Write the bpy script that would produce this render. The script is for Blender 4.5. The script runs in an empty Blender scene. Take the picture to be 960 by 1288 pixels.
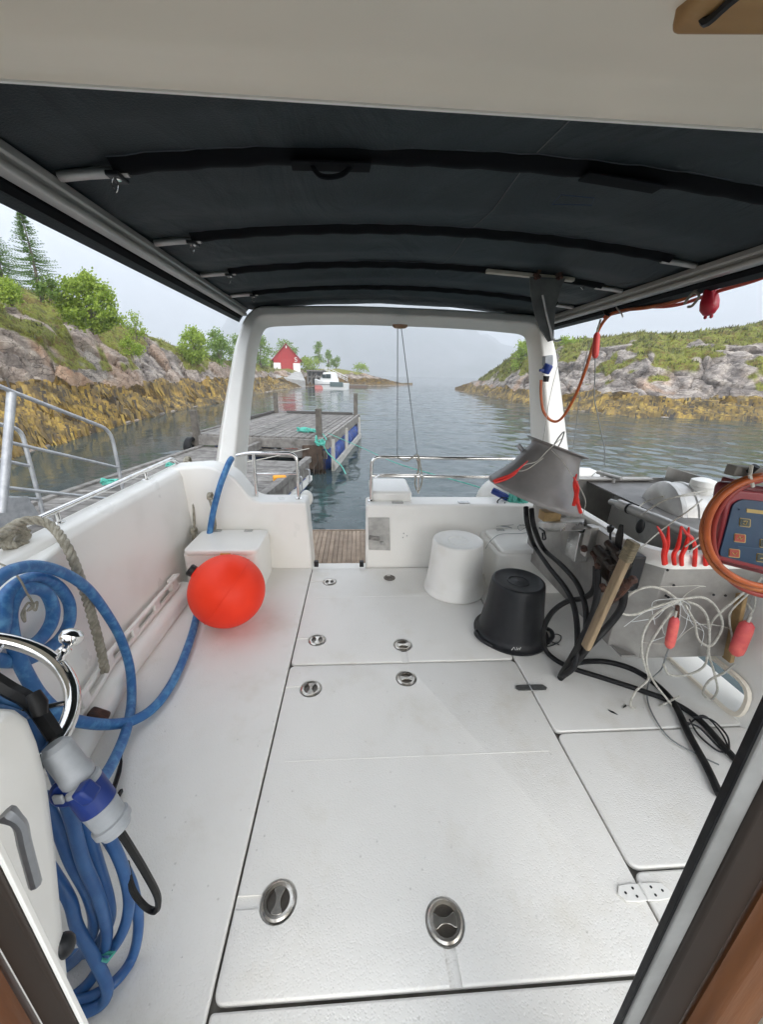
import bpy, bmesh, math, random
from mathutils import Vector, Matrix, noise
random.seed(7)
SC = bpy.context.scene
COL = SC.collection
R = math.radians

# ------------------------------------------------------------------ camera
CAM_H = 1.5
YAW, PITCH, ROLL = 0.066, 0.3435, 0.022
FP, CX, CY = 482.0, 480.0, 644.0
_f = Vector((math.sin(YAW)*math.cos(PITCH), math.cos(YAW)*math.cos(PITCH), -math.sin(PITCH)))
_r = Vector((math.cos(YAW), -math.sin(YAW), 0)); _u = _r.cross(_f)
CR = math.cos(ROLL)*_r + math.sin(ROLL)*_u
CU = -math.sin(ROLL)*_r + math.cos(ROLL)*_u
CF = _f
CP = Vector((0, 0, CAM_H))
cam = bpy.data.cameras.new('camera'); cam_o = bpy.data.objects.new('camera', cam); COL.objects.link(cam_o)
cam.sensor_fit = 'VERTICAL'; cam.sensor_height = 36; cam.sensor_width = 36
cam.lens = FP/1288*36
cam.clip_start = 0.02; cam.clip_end = 9000
cam_o.matrix_world = Matrix(((CR.x, CU.x, -CF.x, CP.x), (CR.y, CU.y, -CF.y, CP.y), (CR.z, CU.z, -CF.z, CP.z), (0, 0, 0, 1)))
SC.camera = cam_o

# ------------------------------------------------------------------ light
SUN_EL, SUN_ROT = 23, 152
SC.world = bpy.data.worlds.new('World'); SC.world.use_nodes = True
wn = SC.world.node_tree; wn.nodes.clear()
def wnode(t): return wn.nodes.new(t)
o_ = wnode('ShaderNodeOutputWorld'); bg = wnode('ShaderNodeBackground')
sky = wnode('ShaderNodeTexSky'); sky.sky_type = 'NISHITA'; sky.sun_disc = False
sky.sun_elevation = R(SUN_EL); sky.sun_rotation = R(SUN_ROT); sky.dust_density = 4; sky.air_density = 1; sky.ozone_density = 1
tc = wnode('ShaderNodeTexCoord'); mp = wnode('ShaderNodeMapping'); mp.inputs['Scale'].default_value = (1, 1, 3.5)
nz = wnode('ShaderNodeTexNoise'); nz.inputs['Scale'].default_value = 2.2; nz.inputs['Detail'].default_value = 5; nz.inputs['Roughness'].default_value = .5
cr = wnode('ShaderNodeValToRGB')
cr.color_ramp.elements[0].position = .25; cr.color_ramp.elements[0].color = (7.6, 8.3, 9.3, 1)
cr.color_ramp.elements[1].position = .75; cr.color_ramp.elements[1].color = (9.8, 10.4, 11.3, 1)
mx = wnode('ShaderNodeMixRGB'); mx.inputs[0].default_value = .9      # overcast: a bright cloud deck over the sky
L = wn.links.new
L(tc.outputs['Generated'], mp.inputs[0]); L(mp.outputs[0], nz.inputs['Vector']); L(nz.outputs['Fac'], cr.inputs[0])
L(sky.outputs[0], mx.inputs[1]); L(cr.outputs[0], mx.inputs[2]); L(mx.outputs[0], bg.inputs[0])
bg.inputs[1].default_value = .1
L(bg.outputs[0], o_.inputs[0])
sun = bpy.data.lights.new('sun', 'SUN'); sun.energy = 1.5; sun.angle = R(70); sun.color = (1, .97, .92)
sun_o = bpy.data.objects.new('sun', sun); COL.objects.link(sun_o)
_d = Vector((math.sin(R(SUN_ROT))*math.cos(R(SUN_EL)), math.cos(R(SUN_ROT))*math.cos(R(SUN_EL)), math.sin(R(SUN_EL))))
sun_o.rotation_euler = (-_d).to_track_quat('-Z', 'Y').to_euler(); sun_o.location = (0, 0, 30)
SC.view_settings.view_transform = 'Standard'; SC.view_settings.look = 'None'
SC.view_settings.exposure = 1.6; SC.view_settings.gamma = 1
SC.cycles.max_bounces = 8; SC.cycles.diffuse_bounces = 5; SC.cycles.volume_bounces = 1
SC.cycles.caustics_reflective = False; SC.cycles.caustics_refractive = False

# ------------------------------------------------------------------ where a thing stands (photo pixel + a known plane -> metres)
def ray(px, py): return CR*((px-CX)/FP) - CU*((py-CY)/FP) + CF
def PZ(px, py, z): d = ray(px, py); return CP + d*((z-CP.z)/d.z)
def PY(px, py, y): d = ray(px, py); return CP + d*(y/d.y)
def PX(px, py, x): d = ray(px, py); return CP + d*(x/d.x)
def PPL(px, py, p0, n): d = ray(px, py); return CP + d*((Vector(p0)-CP).dot(n)/d.dot(n))

# ------------------------------------------------------------------ mesh builder
class MB:
    def __init__(s): s.v = []; s.f = []
    def add(s, vs, fs):
        k = len(s.v); s.v += [tuple(p) for p in vs]; s.f += [tuple(i+k for i in f) for f in fs]; return s
    def box(s, c, size, rot=None):
        hx, hy, hz = [q/2 for q in size]; c = Vector(c)
        ps = [Vector((x, y, z)) for z in (-hz, hz) for y in (-hy, hy) for x in (-hx, hx)]
        if rot is not None: ps = [rot @ p for p in ps]
        return s.add([c+p for p in ps], [(0, 2, 3, 1), (4, 5, 7, 6), (0, 1, 5, 4), (2, 6, 7, 3), (0, 4, 6, 2), (1, 3, 7, 5)])
    def box2(s, a, b): return s.box([(a[i]+b[i])/2 for i in range(3)], [abs(a[i]-b[i]) for i in range(3)])
    def bar(s, a, b, w, h, up=(0, 0, 1)):
        a = Vector(a); b = Vector(b); d = (b-a); l = d.length; d.normalize()
        sx = d.cross(Vector(up)).normalized(); uz = sx.cross(d)
        m = Matrix((sx, d, uz)).transposed()
        return s.box((a+b)/2, (w, l, h), m)
    def tube(s, pts, r, seg=8, closed=False, cap=True):
        pts = [Vector(p) for p in pts]; n = len(pts)
        rs = r if isinstance(r, (list, tuple)) else [r]*n
        up = None; k = len(s.v); vs = []; fs = []
        for i in range(n):
            if closed: t = pts[(i+1) % n]-pts[i-1]
            else: t = pts[min(i+1, n-1)]-pts[max(i-1, 0)]
            if t.length < 1e-9: t = Vector((0, 0, 1))
            t.normalize()
            if up is None:
                up = t.orthogonal().normalized()
            else:
                up = up - t*up.dot(t)
                if up.length < 1e-6: up = t.orthogonal()
                up.normalize()
            w = t.cross(up)
            for j in range(seg):
                a = 2*math.pi*j/seg
                vs.append(pts[i]+(up*math.cos(a)+w*math.sin(a))*rs[i])
        m = n if closed else n-1
        for i in range(m):
            for j in range(seg):
                a = i*seg+j; b = i*seg+(j+1) % seg; c = ((i+1) % n)*seg+(j+1) % seg; d = ((i+1) % n)*seg+j
                fs.append((a, b, c, d))
        if cap and not closed:
            fs.append(tuple(range(seg))[::-1]); fs.append(tuple((n-1)*seg+j for j in range(seg)))
        return s.add(vs, fs)
    def lathe(s, prof, c=(0, 0, 0), axis=(0, 0, 1), seg=32, sx=1, sy=1, cap=True):
        ax = Vector(axis).normalized(); u = ax.orthogonal().normalized() if abs(ax.z) < .999 else Vector((1, 0, 0)); w = ax.cross(u); c = Vector(c)
        vs = []; fs = []
        for r, h in prof:
            for j in range(seg):
                a = 2*math.pi*j/seg; vs.append(c+ax*h+(u*math.cos(a)*sx+w*math.sin(a)*sy)*r)
        for i in range(len(prof)-1):
            for j in range(seg):
                fs.append((i*seg+j, i*seg+(j+1) % seg, (i+1)*seg+(j+1) % seg, (i+1)*seg+j))
        if cap:
            fs.append(tuple(range(seg))[::-1]); fs.append(tuple((len(prof)-1)*seg+j for j in range(seg)))
        return s.add(vs, fs)
    def ball(s, c, r, seg=16, rings=10, sc=(1, 1, 1), rot=None):
        vs = []; fs = []; c = Vector(c)
        for i in range(rings+1):
            th = math.pi*i/rings
            for j in range(seg):
                a = 2*math.pi*j/seg
                p = Vector((r*math.sin(th)*math.cos(a)*sc[0], r*math.sin(th)*math.sin(a)*sc[1], r*math.cos(th)*sc[2]))
                vs.append(c+(rot @ p if rot is not None else p))
        for i in range(rings):
            for j in range(seg):
                fs.append((i*seg+j, (i+1)*seg+j, (i+1)*seg+(j+1) % seg, i*seg+(j+1) % seg))
        return s.add(vs, fs)
    def prism(s, poly, o, ux, uy, ext):
        """2D polygon in plane (o, ux, uy) extruded by vector ext"""
        o = Vector(o); ux = Vector(ux); uy = Vector(uy); ext = Vector(ext); n = len(poly)
        a = [o+ux*p[0]+uy*p[1] for p in poly]; b = [p+ext for p in a]
        fs = [tuple(range(n))[::-1], tuple(range(n, 2*n))]
        for i in range(n): fs.append((i, (i+1) % n, n+(i+1) % n, n+i))
        return s.add(a+b, fs)
    def loft(s, secs, cap=True, closed=False):
        n = len(secs[0]); vs = [p for q in secs for p in q]; fs = []; m = len(secs)
        for i in range(m if closed else m-1):
            for j in range(n):
                fs.append((i*n+j, i*n+(j+1) % n, ((i+1) % m)*n+(j+1) % n, ((i+1) % m)*n+j))
        if cap and not closed: fs.append(tuple(range(n))[::-1]); fs.append(tuple((m-1)*n+j for j in range(n)))
        return s.add(vs, fs)
    def mesh(s, name, loc=(0, 0, 0), angle=38, smooth=True, fix=True):
        me = bpy.data.meshes.new(name); l = Vector(loc)
        me.from_pydata([tuple(Vector(p)-l) for p in s.v], [], s.f)
        if fix:
            b = bmesh.new(); b.from_mesh(me); bmesh.ops.remove_doubles(b, verts=b.verts, dist=1e-6)
            bmesh.ops.recalc_face_normals(b, faces=b.faces); b.to_mesh(me); b.free()
        if smooth:
            me.shade_smooth(); me.set_sharp_from_angle(angle=R(angle))
        me.update(); return me
    def build(s, name, m, parent=None, loc=None, bevel=0, segs=2, angle=38, smooth=True, fix=True):
        loc = Vector(loc) if loc is not None else (parent.location.copy() if (parent and parent.parent is None) else Vector((0, 0, 0)))
        if parent is not None: loc = root_of(parent).location.copy()
        me = s.mesh(name, loc, angle, smooth, fix)
        o = bpy.data.objects.new(name, me); COL.objects.link(o); me.materials.append(m)
        if parent is not None:
            o.parent = parent          # every child mesh is kept relative to its thing's base
        else: o.location = loc
        if bevel:
            b = o.modifiers.new('bevel', 'BEVEL'); b.width = bevel; b.segments = segs; b.limit_method = 'ANGLE'; b.angle_limit = R(40); b.harden_normals = False
        return o
def root_of(o):
    while o.parent is not None: o = o.parent
    return o
def tag(o, label, cat=None, group=None, kind=None):
    if label: o['label'] = label
    if cat: o['category'] = cat
    if group: o['group'] = group
    if kind: o['kind'] = kind
    return o
def thing(name, label, cat, loc=(0, 0, 0), group=None):
    o = bpy.data.objects.new(name, None); COL.objects.link(o); o.location = loc; o.empty_display_size = .1
    return tag(o, label, cat, group)
def struct(name, mb, m, **k):
    o = mb.build(name, m, **k); o['kind'] = 'structure'; return o
def copy_tree(o, parent=None):
    c = o.copy(); COL.objects.link(c)
    if parent is not None: c.parent = parent
    for ch in [q for q in o.children]: copy_tree(ch, c)
    return c
def smooth_path(pts, n=8, closed=False):
    pts = [Vector(p) for p in pts]; out = []; m = len(pts)
    for i in range(m if closed else m-1):
        if closed: p0, p1, p2, p3 = pts[i-1], pts[i], pts[(i+1) % m], pts[(i+2) % m]
        else: p0, p1, p2, p3 = pts[max(i-1, 0)], pts[i], pts[i+1], pts[min(i+2, m-1)]
        for k in range(n):
            t = k/n; t2 = t*t; t3 = t2*t
            out.append(.5*((2*p1)+(-p0+p2)*t+(2*p0-5*p1+4*p2-p3)*t2+(-p0+3*p1-3*p2+p3)*t3))
    if not closed: out.append(pts[-1])
    return out
def fillet(pts, rad, n=6, closed=False):
    """round the corners of a 3D (or 2D) polyline"""
    pts = [Vector(p) for p in pts]; m = len(pts); out = []
    rads = rad if isinstance(rad, (list, tuple)) else [rad]*m
    for i in range(m):
        if not closed and i in (0, m-1): out.append(pts[i]); continue
        p, a, b = pts[i], pts[i-1], pts[(i+1) % m]
        r = rads[i]
        if r <= 0: out.append(p); continue
        da = (a-p); db = (b-p); l = min(r, da.length*.49, db.length*.49)
        q0 = p+da.normalized()*l; q1 = p+db.normalized()*l
        for k in range(n+1):
            t = k/n; out.append(q0*(1-t)**2+p*2*t*(1-t)+q1*t*t)
    return out
def rrect(x0, y0, x1, y1, r, n=5):
    return [(p.x, p.y) for p in fillet([(x0, y0, 0), (x1, y0, 0), (x1, y1, 0), (x0, y1, 0)], r, n, True)]

# ------------------------------------------------------------------ materials
def mat(name, c1, rough=.5, c2=None, scale=5, metal=0, bump=0, bscale=40, detail=4, lo=.35, hi=.65, stretch=(1, 1, 1), spec=.5, vor=False, rvar=0, coat=0, island=0, trans=0):
    m = bpy.data.materials.new(name); m.use_nodes = True; nt = m.node_tree; b = nt.nodes['Principled BSDF']; N = nt.nodes.new; K = nt.links.new
    b.inputs['Base Color'].default_value = (*c1, 1); b.inputs['Roughness'].default_value = rough; b.inputs['Metallic'].default_value = metal
    b.inputs['Specular IOR Level'].default_value = spec; b.inputs['Coat Weight'].default_value = coat
    tcn = N('ShaderNodeTexCoord'); mpn = N('ShaderNodeMapping'); mpn.inputs['Scale'].default_value = stretch; K(tcn.outputs['Object'], mpn.inputs[0])
    col = None
    if c2 is not None:
        t = N('ShaderNodeTexNoise'); t.inputs['Scale'].default_value = scale; t.inputs['Detail'].default_value = detail; t.inputs['Roughness'].default_value = .6; K(mpn.outputs[0], t.inputs['Vector'])
        r_ = N('ShaderNodeValToRGB'); e = r_.color_ramp.elements; e[0].position = lo; e[1].position = hi; e[0].color = (*c1, 1); e[1].color = (*c2, 1)
        K(t.outputs['Fac'], r_.inputs[0]); col = r_.outputs[0]
        if rvar:
            mr = N('ShaderNodeMapRange'); mr.inputs[3].default_value = rough-rvar; mr.inputs[4].default_value = rough+rvar; K(t.outputs['Fac'], mr.inputs[0]); K(mr.outputs[0], b.inputs['Roughness'])
    if island:
        g = N('ShaderNodeNewGeometry'); mr = N('ShaderNodeMapRange'); mr.inputs[3].default_value = 1-island; mr.inputs[4].default_value = 1+island*.6
        K(g.outputs['Random Per Island'], mr.inputs[0]); ml = N('ShaderNodeMixRGB'); ml.blend_type = 'MULTIPLY'; ml.inputs[0].default_value = 1
        if col: K(col, ml.inputs[1])
        else: ml.inputs[1].default_value = (*c1, 1)
        K(mr.outputs[0], ml.inputs[2]); col = ml.outputs[0]
    if col: K(col, b.inputs['Base Color'])
    if bump:
        if vor: t2 = N('ShaderNodeTexVoronoi'); t2.inputs['Scale'].default_value = bscale; ho = t2.outputs['Distance']
        else: t2 = N('ShaderNodeTexNoise'); t2.inputs['Scale'].default_value = bscale; t2.inputs['Detail'].default_value = 5; ho = t2.outputs['Fac']
        K(mpn.outputs[0], t2.inputs['Vector'])
        bp = N('ShaderNodeBump'); bp.inputs['Strength'].default_value = min(1, bump); bp.inputs['Distance'].default_value = .01*max(1, bump); K(ho, bp.inputs['Height']); K(bp.outputs[0], b.inputs['Normal'])
    if trans:
        b.inputs['Transmission Weight'].default_value = trans
    return m
M = {}
M['latchbase'] = mat('latch_base', (.20, .18, .155), .3, (.13, .115, .10), 25, metal=.7)
M['latch'] = mat('latch_metal', (.62, .59, .54), .26, (.40, .37, .32), 25, metal=.85)
M['gel'] = mat('gelcoat_white', (.85, .835, .79), .3, (.75, .73, .68), 3.2, bump=.05, bscale=9, lo=.5, hi=.9, rvar=.08)
M['gelcream'] = mat('gelcoat_cream', (.88, .80, .67), .42, (.80, .74, .62), 2.4, bump=.06, bscale=7, lo=.4, hi=.85)
M['steel'] = mat('stainless', (.55, .55, .54), .3, (.35, .35, .34), 12, metal=.9, bump=.12, bscale=25, rvar=.1)
M['chrome'] = mat('chrome', (.75, .74, .72), .09, (.5, .49, .47), 18, metal=1, lo=.5, hi=.8)
M['alu'] = mat('aluminium', (.55, .54, .52), .42, (.40, .39, .37), 9, metal=.55, stretch=(1, .15, 1), bump=.1, bscale=30)
M['galv'] = mat('galvanised', (.50, .51, .52), .5, (.36, .37, .39), 14, metal=.45, bump=.1, bscale=40)
M['black'] = mat('black_rubber', (.006, .006, .007), .5, (.016, .016, .016), 20, bump=.1, bscale=50, spec=.22)
M['blackp'] = mat('black_plastic', (.009, .010, .012), .42, (.02, .021, .023), 9, bump=.08, bscale=60, rvar=.1, spec=.3)
M['whitep'] = mat('white_plastic', (.80, .79, .75), .35, (.70, .68, .60), 5, bump=.04, bscale=25, lo=.5, hi=.85)
M['rope'] = mat('rope_grey', (.42, .39, .32), .9, (.24, .22, .17), 30, bump=.6, bscale=180)
M['line'] = mat('line_white', (.62, .60, .54), .8, (.42, .40, .35), 60, bump=.5, bscale=300)
M['linegrey'] = mat('line_grey', (.20, .21, .21), .8)
M['twine'] = mat('monofilament', (.66, .68, .68), .3)
M['green'] = mat('green_rope', (.06, .38, .29), .8, (.16, .55, .46), 30, bump=.5, bscale=150)
M['hose'] = mat('blue_hose', (.026, .13, .34), .5, (.10, .29, .52), 26, bump=.12, bscale=60, detail=6, lo=.45, hi=.7)
M['orangecable'] = mat('orange_cable', (.50, .11, .018), .45, (.34, .07, .018), 15)
M['redfloat'] = mat('pink_float', (.75, .09, .07), .5, (.62, .05, .05), 12, bump=.08, bscale=60)
M['pinkfloat'] = mat('faded_float', (.80, .16, .13), .6, (.62, .08, .09), 18, bump=.1, bscale=60)
M['redrubber'] = mat('red_rubber', (.72, .025, .015), .38, (.55, .015, .01), 20)
M['wood'] = mat('old_wood', (.40, .27, .12), .75, (.22, .14, .06), 10, stretch=(1, 1, 1), bump=.4, bscale=40)
M['varnish'] = mat('varnished_wood', (.20, .075, .024), .4, (.06, .022, .009), 9, bump=.25, bscale=45, stretch=(1, 1, .12), detail=7)  # trim tone lowered for the shade inside the doorway
M['darkbrown'] = mat('dark_frame', (.03, .02, .014), .5, (.018, .012, .009), 6, stretch=(1, 1, .2))  # frame lining darkened, doorway shade held in its colour
M['brown'] = mat('rusty_iron', (.03, .015, .012), .75, (.11, .045, .025), 30, bump=.5, bscale=80)
M['dock'] = mat('dock_wood', (.25, .235, .215), .85, (.12, .11, .10), 7, stretch=(1, 1, 1), bump=.5, bscale=30, detail=6, island=.22)
M['teak'] = mat('teak', (.40, .30, .215), .7, (.27, .195, .14), 12, bump=.3, bscale=50, island=.18)
M['barrel'] = mat('blue_barrel', (.008, .06, .30), .45, (.02, .035, .13), 5)
M['blueplug'] = mat('blue_plug', (.006, .030, .19), .45)
M['greyplug'] = mat('grey_plug', (.42, .44, .46), .45, (.32, .34, .36), 15)
M['funnel'] = mat('grey_funnel', (.25, .235, .225), .33, (.19, .18, .175), 7, bump=.04, bscale=20)
HAZE = .0013
# ================================================================== SETTING: water, islets, hills
WZ = -.6
def az_el(px, py):
    d = ray(px, py); return math.atan2(d.x, d.y), math.atan2(d.z, math.hypot(d.x, d.y))
def interp(xs, ys, x):
    if x <= xs[0]: return ys[0]
    for i in range(len(xs)-1):
        if x <= xs[i+1]:
            t = (x-xs[i])/max(1e-9, xs[i+1]-xs[i]); return ys[i]+(ys[i+1]-ys[i])*t
    return ys[-1]
def sstep(a, b, x):
    t = min(1, max(0, (x-a)/(b-a))); return t*t*(3-2*t)

# water: one sheet to the horizon, finer waves near the boat
def water():
    m = bpy.data.materials.new('sea_water'); m.use_nodes = True; nt = m.node_tree; b = nt.nodes['Principled BSDF']; N = nt.nodes.new; K = nt.links.new
    b.inputs['Base Color'].default_value = (.040, .060, .062, 1); b.inputs['Roughness'].default_value = .06; b.inputs['IOR'].default_value = 1.333
    tcn = N('ShaderNodeTexCoord'); hs = None
    for sc, det, st, w in ((.55, 3, (1, 1.6, 1), 1.0), (2.3, 3, (.8, 1.7, 1), .34), (8, 2, (1, 1.8, 1), .07)):
        mp_ = N('ShaderNodeMapping'); mp_.inputs['Scale'].default_value = st; mp_.inputs['Rotation'].default_value = (0, 0, R(12)); K(tcn.outputs['Object'], mp_.inputs[0])
        t = N('ShaderNodeTexNoise'); t.inputs['Scale'].default_value = sc; t.inputs['Detail'].default_value = det; t.inputs['Distortion'].default_value = .35; K(mp_.outputs[0], t.inputs['Vector'])
        q = N('ShaderNodeMath'); q.operation = 'MULTIPLY'; q.inputs[1].default_value = w; K(t.outputs['Fac'], q.inputs[0])
        if hs is None: hs = q.outputs[0]
        else:
            a = N('ShaderNodeMath'); a.operation = 'ADD'; K(hs, a.inputs[0]); K(q.outputs[0], a.inputs[1]); hs = a.outputs[0]
    # calmer water in the lee of the left shore (smooth streaks of calm)
    t = N('ShaderNodeTexNoise'); t.inputs['Scale'].default_value = .11; K(tcn.outputs['Object'], t.inputs['Vector'])
    sx = N('ShaderNodeSeparateXYZ'); K(tcn.outputs['Object'], sx.inputs[0])
    mr = N('ShaderNodeMapRange'); mr.inputs[1].default_value = -9; mr.inputs[2].default_value = 1; mr.inputs[3].default_value = .3; mr.inputs[4].default_value = 1; K(sx.outputs['X'], mr.inputs[0])
    bp = N('ShaderNodeBump'); bp.inputs['Distance'].default_value = .06; K(hs, bp.inputs['Height'])
    ml = N('ShaderNodeMath'); ml.operation = 'MULTIPLY'; ml.inputs[1].default_value = .5; K(mr.outputs[0], ml.inputs[0]); K(ml.outputs[0], bp.inputs['Strength'])
    K(bp.outputs[0], b.inputs['Normal'])
    # one radial sheet: real wavelets near the boat, flat far away
    import numpy as np
    rg = np.random.default_rng(5); A1 = 1.32; nc = 560
    rs = [1.5]
    while rs[-1] < 130: rs.append(rs[-1]*1.0068+.002)
    while rs[-1] < 3500: rs.append(rs[-1]*1.12)
    rs = np.array(rs); az = np.linspace(-A1, A1, nc); RR_, AA = np.meshgrid(rs, az, indexing='ij')
    X_ = RR_*np.sin(AA); Y_ = RR_*np.cos(AA); Z_ = np.zeros_like(X_); wd_ = R(200)
    for k in range(64):
        lam = .22*(13 ** rg.random()); th = wd_+rg.normal(0, .75); kx, ky = np.sin(th)*6.2832/lam, np.cos(th)*6.2832/lam
        amp = .0038*lam*(.5+rg.random())*(1 if lam > .5 else .8)
        sp = RR_*np.maximum(.0068, 2*A1/nc); fade = np.clip((lam-2.2*sp)/(2.5*sp), 0, 1)
        env = .55+.45*np.sin(X_*.11*(1+.3*k % 3)+k)*np.sin(Y_*.07+k*1.7)
        ph = kx*X_+ky*Y_+rg.random()*6.28+.8*np.sin(X_*.31+Y_*.22+k)
        Z_ += amp*fade*env*(1-np.abs(np.sin(ph*.5))**1.0)*2
    Z_ -= Z_[:600].mean()*0; calm = np.clip((X_+7.5)/9, .12, 1); calm = np.where(Y_ > 30, np.maximum(calm, .6), calm)
    Z_ = (Z_-.05)*calm*np.clip((130-RR_)/60, 0, 1)+WZ
    vs = np.stack([X_, Y_, Z_], -1).reshape(-1, 3); nr = len(rs); idx = np.arange(nr*nc).reshape(nr, nc)
    fs = np.stack([idx[:-1, :-1], idx[:-1, 1:], idx[1:, 1:], idx[1:, :-1]], -1).reshape(-1, 4).tolist()
    vs = vs.tolist(); base = len(vs); vs.append((0, 0, WZ))
    fs += [(base, int(idx[0, j+1]), int(idx[0, j])) for j in range(nc-1)]
    m0 = len(vs)
    for k in range(25):
        a = A1+(2*math.pi-2*A1)*k/24; vs.append((3500*math.sin(a), 3500*math.cos(a), WZ))
    fs += [(base, m0+k+1, m0+k) for k in range(24)]
    mb = MB(); mb.v = vs; mb.f = fs
    struct('sea_water', mb, m, smooth=True, angle=180, fix=False)
water()
mb = MB(); mb.add([(-3600, -3600, -4), (3600, -3600, -4), (3600, 3600, -4), (-3600, 3600, -4)], [(0, 1, 2, 3)])

def terrain_material():
    m = bpy.data.materials.new('shore_rock'); m.use_nodes = True; nt = m.node_tree; b = nt.nodes['Principled BSDF']; N = nt.nodes.new; K = nt.links.new
    b.inputs['Roughness'].default_value = .82; b.inputs['Specular IOR Level'].default_value = .3
    tcn = N('ShaderNodeTexCoord')
    def noise_(sc, det=5, st=(1, 1, 1), rough=.6, rot=(0, 0, 0)):
        mp_ = N('ShaderNodeMapping'); mp_.inputs['Scale'].default_value = st; mp_.inputs['Rotation'].default_value = rot; K(tcn.outputs['Object'], mp_.inputs[0])
        t = N('ShaderNodeTexNoise'); t.inputs['Scale'].default_value = sc; t.inputs['Detail'].default_value = det; t.inputs['Roughness'].default_value = rough; K(mp_.outputs[0], t.inputs['Vector']); return t.outputs['Fac']
    def ramp(f, stops):
        r_ = N('ShaderNodeValToRGB'); e = r_.color_ramp.elements
        while len(e) < len(stops): e.new(.5)
        for i, (p, c) in enumerate(stops): e[i].position = p; e[i].color = (*c, 1)
        K(f, r_.inputs[0]); return r_.outputs[0]
    def mix(f, a, c, bt='MIX'):
        x = N('ShaderNodeMixRGB'); x.blend_type = bt
        if isinstance(f, float): x.inputs[0].default_value = f
        else: K(f, x.inputs[0])
        for k, q in ((1, a), (2, c)):
            if isinstance(q, tuple): x.inputs[k].default_value = (*q, 1)
            else: K(q, x.inputs[k])
        return x.outputs[0]
    rock = ramp(noise_(1.1, 7, (1, 1, 1.6), .65, (.5, .3, 0)), [(.3, (.08, .068, .06)), (.42, (.21, .18, .16)), (.52, (.34, .295, .26)), (.62, (.52, .455, .39)), (.7, (.31, .26, .22))])
    pink = ramp(noise_(2.0, 6), [(.3, (.32, .17, .10)), (.5, (.55, .37, .25)), (.7, (.42, .28, .20))])
    a1 = N('ShaderNodeAttribute'); a1.attribute_name = 'pink'
    c = mix(a1.outputs['Fac'], rock, pink)
    v = N('ShaderNodeTexVoronoi'); v.feature = 'DISTANCE_TO_EDGE'; v.inputs['Scale'].default_value = 1.5
    mp_ = N('ShaderNodeMapping'); mp_.inputs['Scale'].default_value = (1, .7, 2.2); mp_.inputs['Rotation'].default_value = (.6, .35, .2); K(tcn.outputs['Object'], mp_.inputs[0])
    wob = mix(.12, mp_.outputs[0], ramp(noise_(3), [(0, (0, 0, 0)), (1, (3, 3, 3))]), 'ADD'); K(wob, v.inputs['Vector'])
    ck = ramp(v.outputs['Distance'], [(.0, (.22, .2, .19)), (.035, (1, 1, 1))])
    c = mix(.85, c, ck, 'MULTIPLY')
    c = mix(.9, c, ramp(noise_(14, 4), [(.3, (.72, .72, .72)), (.7, (1.15, 1.15, 1.15))]), 'MULTIPLY')
    grass = ramp(noise_(2.3, 7, (1, 1, 1), .7), [(.28, (.05, .04, .014)), (.40, (.13, .125, .024)), (.50, (.23, .25, .036)), (.58, (.14, .09, .03)), (.66, (.20, .17, .035)), (.76, (.22, .15, .055))])
    grass = mix(.7, grass, ramp(noise_(18, 3), [(.3, (.55, .55, .55)), (.7, (1.3, 1.3, 1.3))]), 'MULTIPLY')
    ag = N('ShaderNodeAttribute'); ag.attribute_name = 'grass'; aw = N('ShaderNodeAttribute'); aw.attribute_name = 'weed'
    c = mix(ramp(ag.outputs['Fac'], [(.42, (0, 0, 0)), (.56, (1, 1, 1))]), c, grass)
    weed = ramp(noise_(1.7, 6, (1, 1, 1), .7), [(.3, (.012, .009, .005)), (.45, (.06, .036, .009)), (.55, (.17, .10, .016)), (.7, (.26, .17, .026))])
    weed = mix(.8, weed, ramp(noise_(20, 3, (1, 1, .2)), [(.3, (.4, .4, .4)), (.65, (1.2, 1.2, 1.2))]), 'MULTIPLY')
    c = mix(ramp(aw.outputs['Fac'], [(.42, (0, 0, 0)), (.55, (1, 1, 1))]), c, weed)
    K(c, b.inputs['Base Color'])
    bp = N('ShaderNodeBump'); bp.inputs['Strength'].default_value = .9; bp.inputs['Distance'].default_value = .09; K(noise_(7, 7, (1, 1, 1.5), .7), bp.inputs['Height']); K(bp.outputs[0], b.inputs['Normal'])
    return m
TM = terrain_material()

def weed_material(name, cols):
    m = bpy.data.materials.new(name); m.use_nodes = True; nt = m.node_tree; b = nt.nodes['Principled BSDF']; N = nt.nodes.new; K = nt.links.new
    b.inputs['Roughness'].default_value = .5
    g = N('ShaderNodeNewGeometry'); r_ = N('ShaderNodeValToRGB'); e = r_.color_ramp.elements
    while len(e) < len(cols): e.new(.5)
    for i, c in enumerate(cols): e[i].position = i/(len(cols)-1); e[i].color = (*c, 1)
    K(g.outputs['Random Per Island'], r_.inputs[0])
    tcn = N('ShaderNodeTexCoord'); t = N('ShaderNodeTexNoise'); t.inputs['Scale'].default_value = 1.3; t.inputs['Detail'].default_value = 4; K(tcn.outputs['Object'], t.inputs['Vector'])
    mr = N('ShaderNodeMapRange'); mr.inputs[1].default_value = .35; mr.inputs[2].default_value = .65; mr.inputs[3].default_value = .28; mr.inputs[4].default_value = 1.25; K(t.outputs['Fac'], mr.inputs[0])
    x = N('ShaderNodeMixRGB'); x.blend_type = 'MULTIPLY'; x.inputs[0].default_value = 1; K(r_.outputs[0], x.inputs[1]); K(mr.outputs[0], x.inputs[2]); K(x.outputs[0], b.inputs['Base Color'])
    return m
M['weed'] = weed_material('rockweed', [(.02, .013, .006), (.10, .06, .010), (.25, .15, .018), (.32, .205, .026), (.15, .09, .014), (.40, .27, .04)])
M['blade'] = weed_material('grass_blades', [(.09, .12, .02), (.17, .20, .03), (.25, .26, .045), (.20, .15, .05)])

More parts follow.
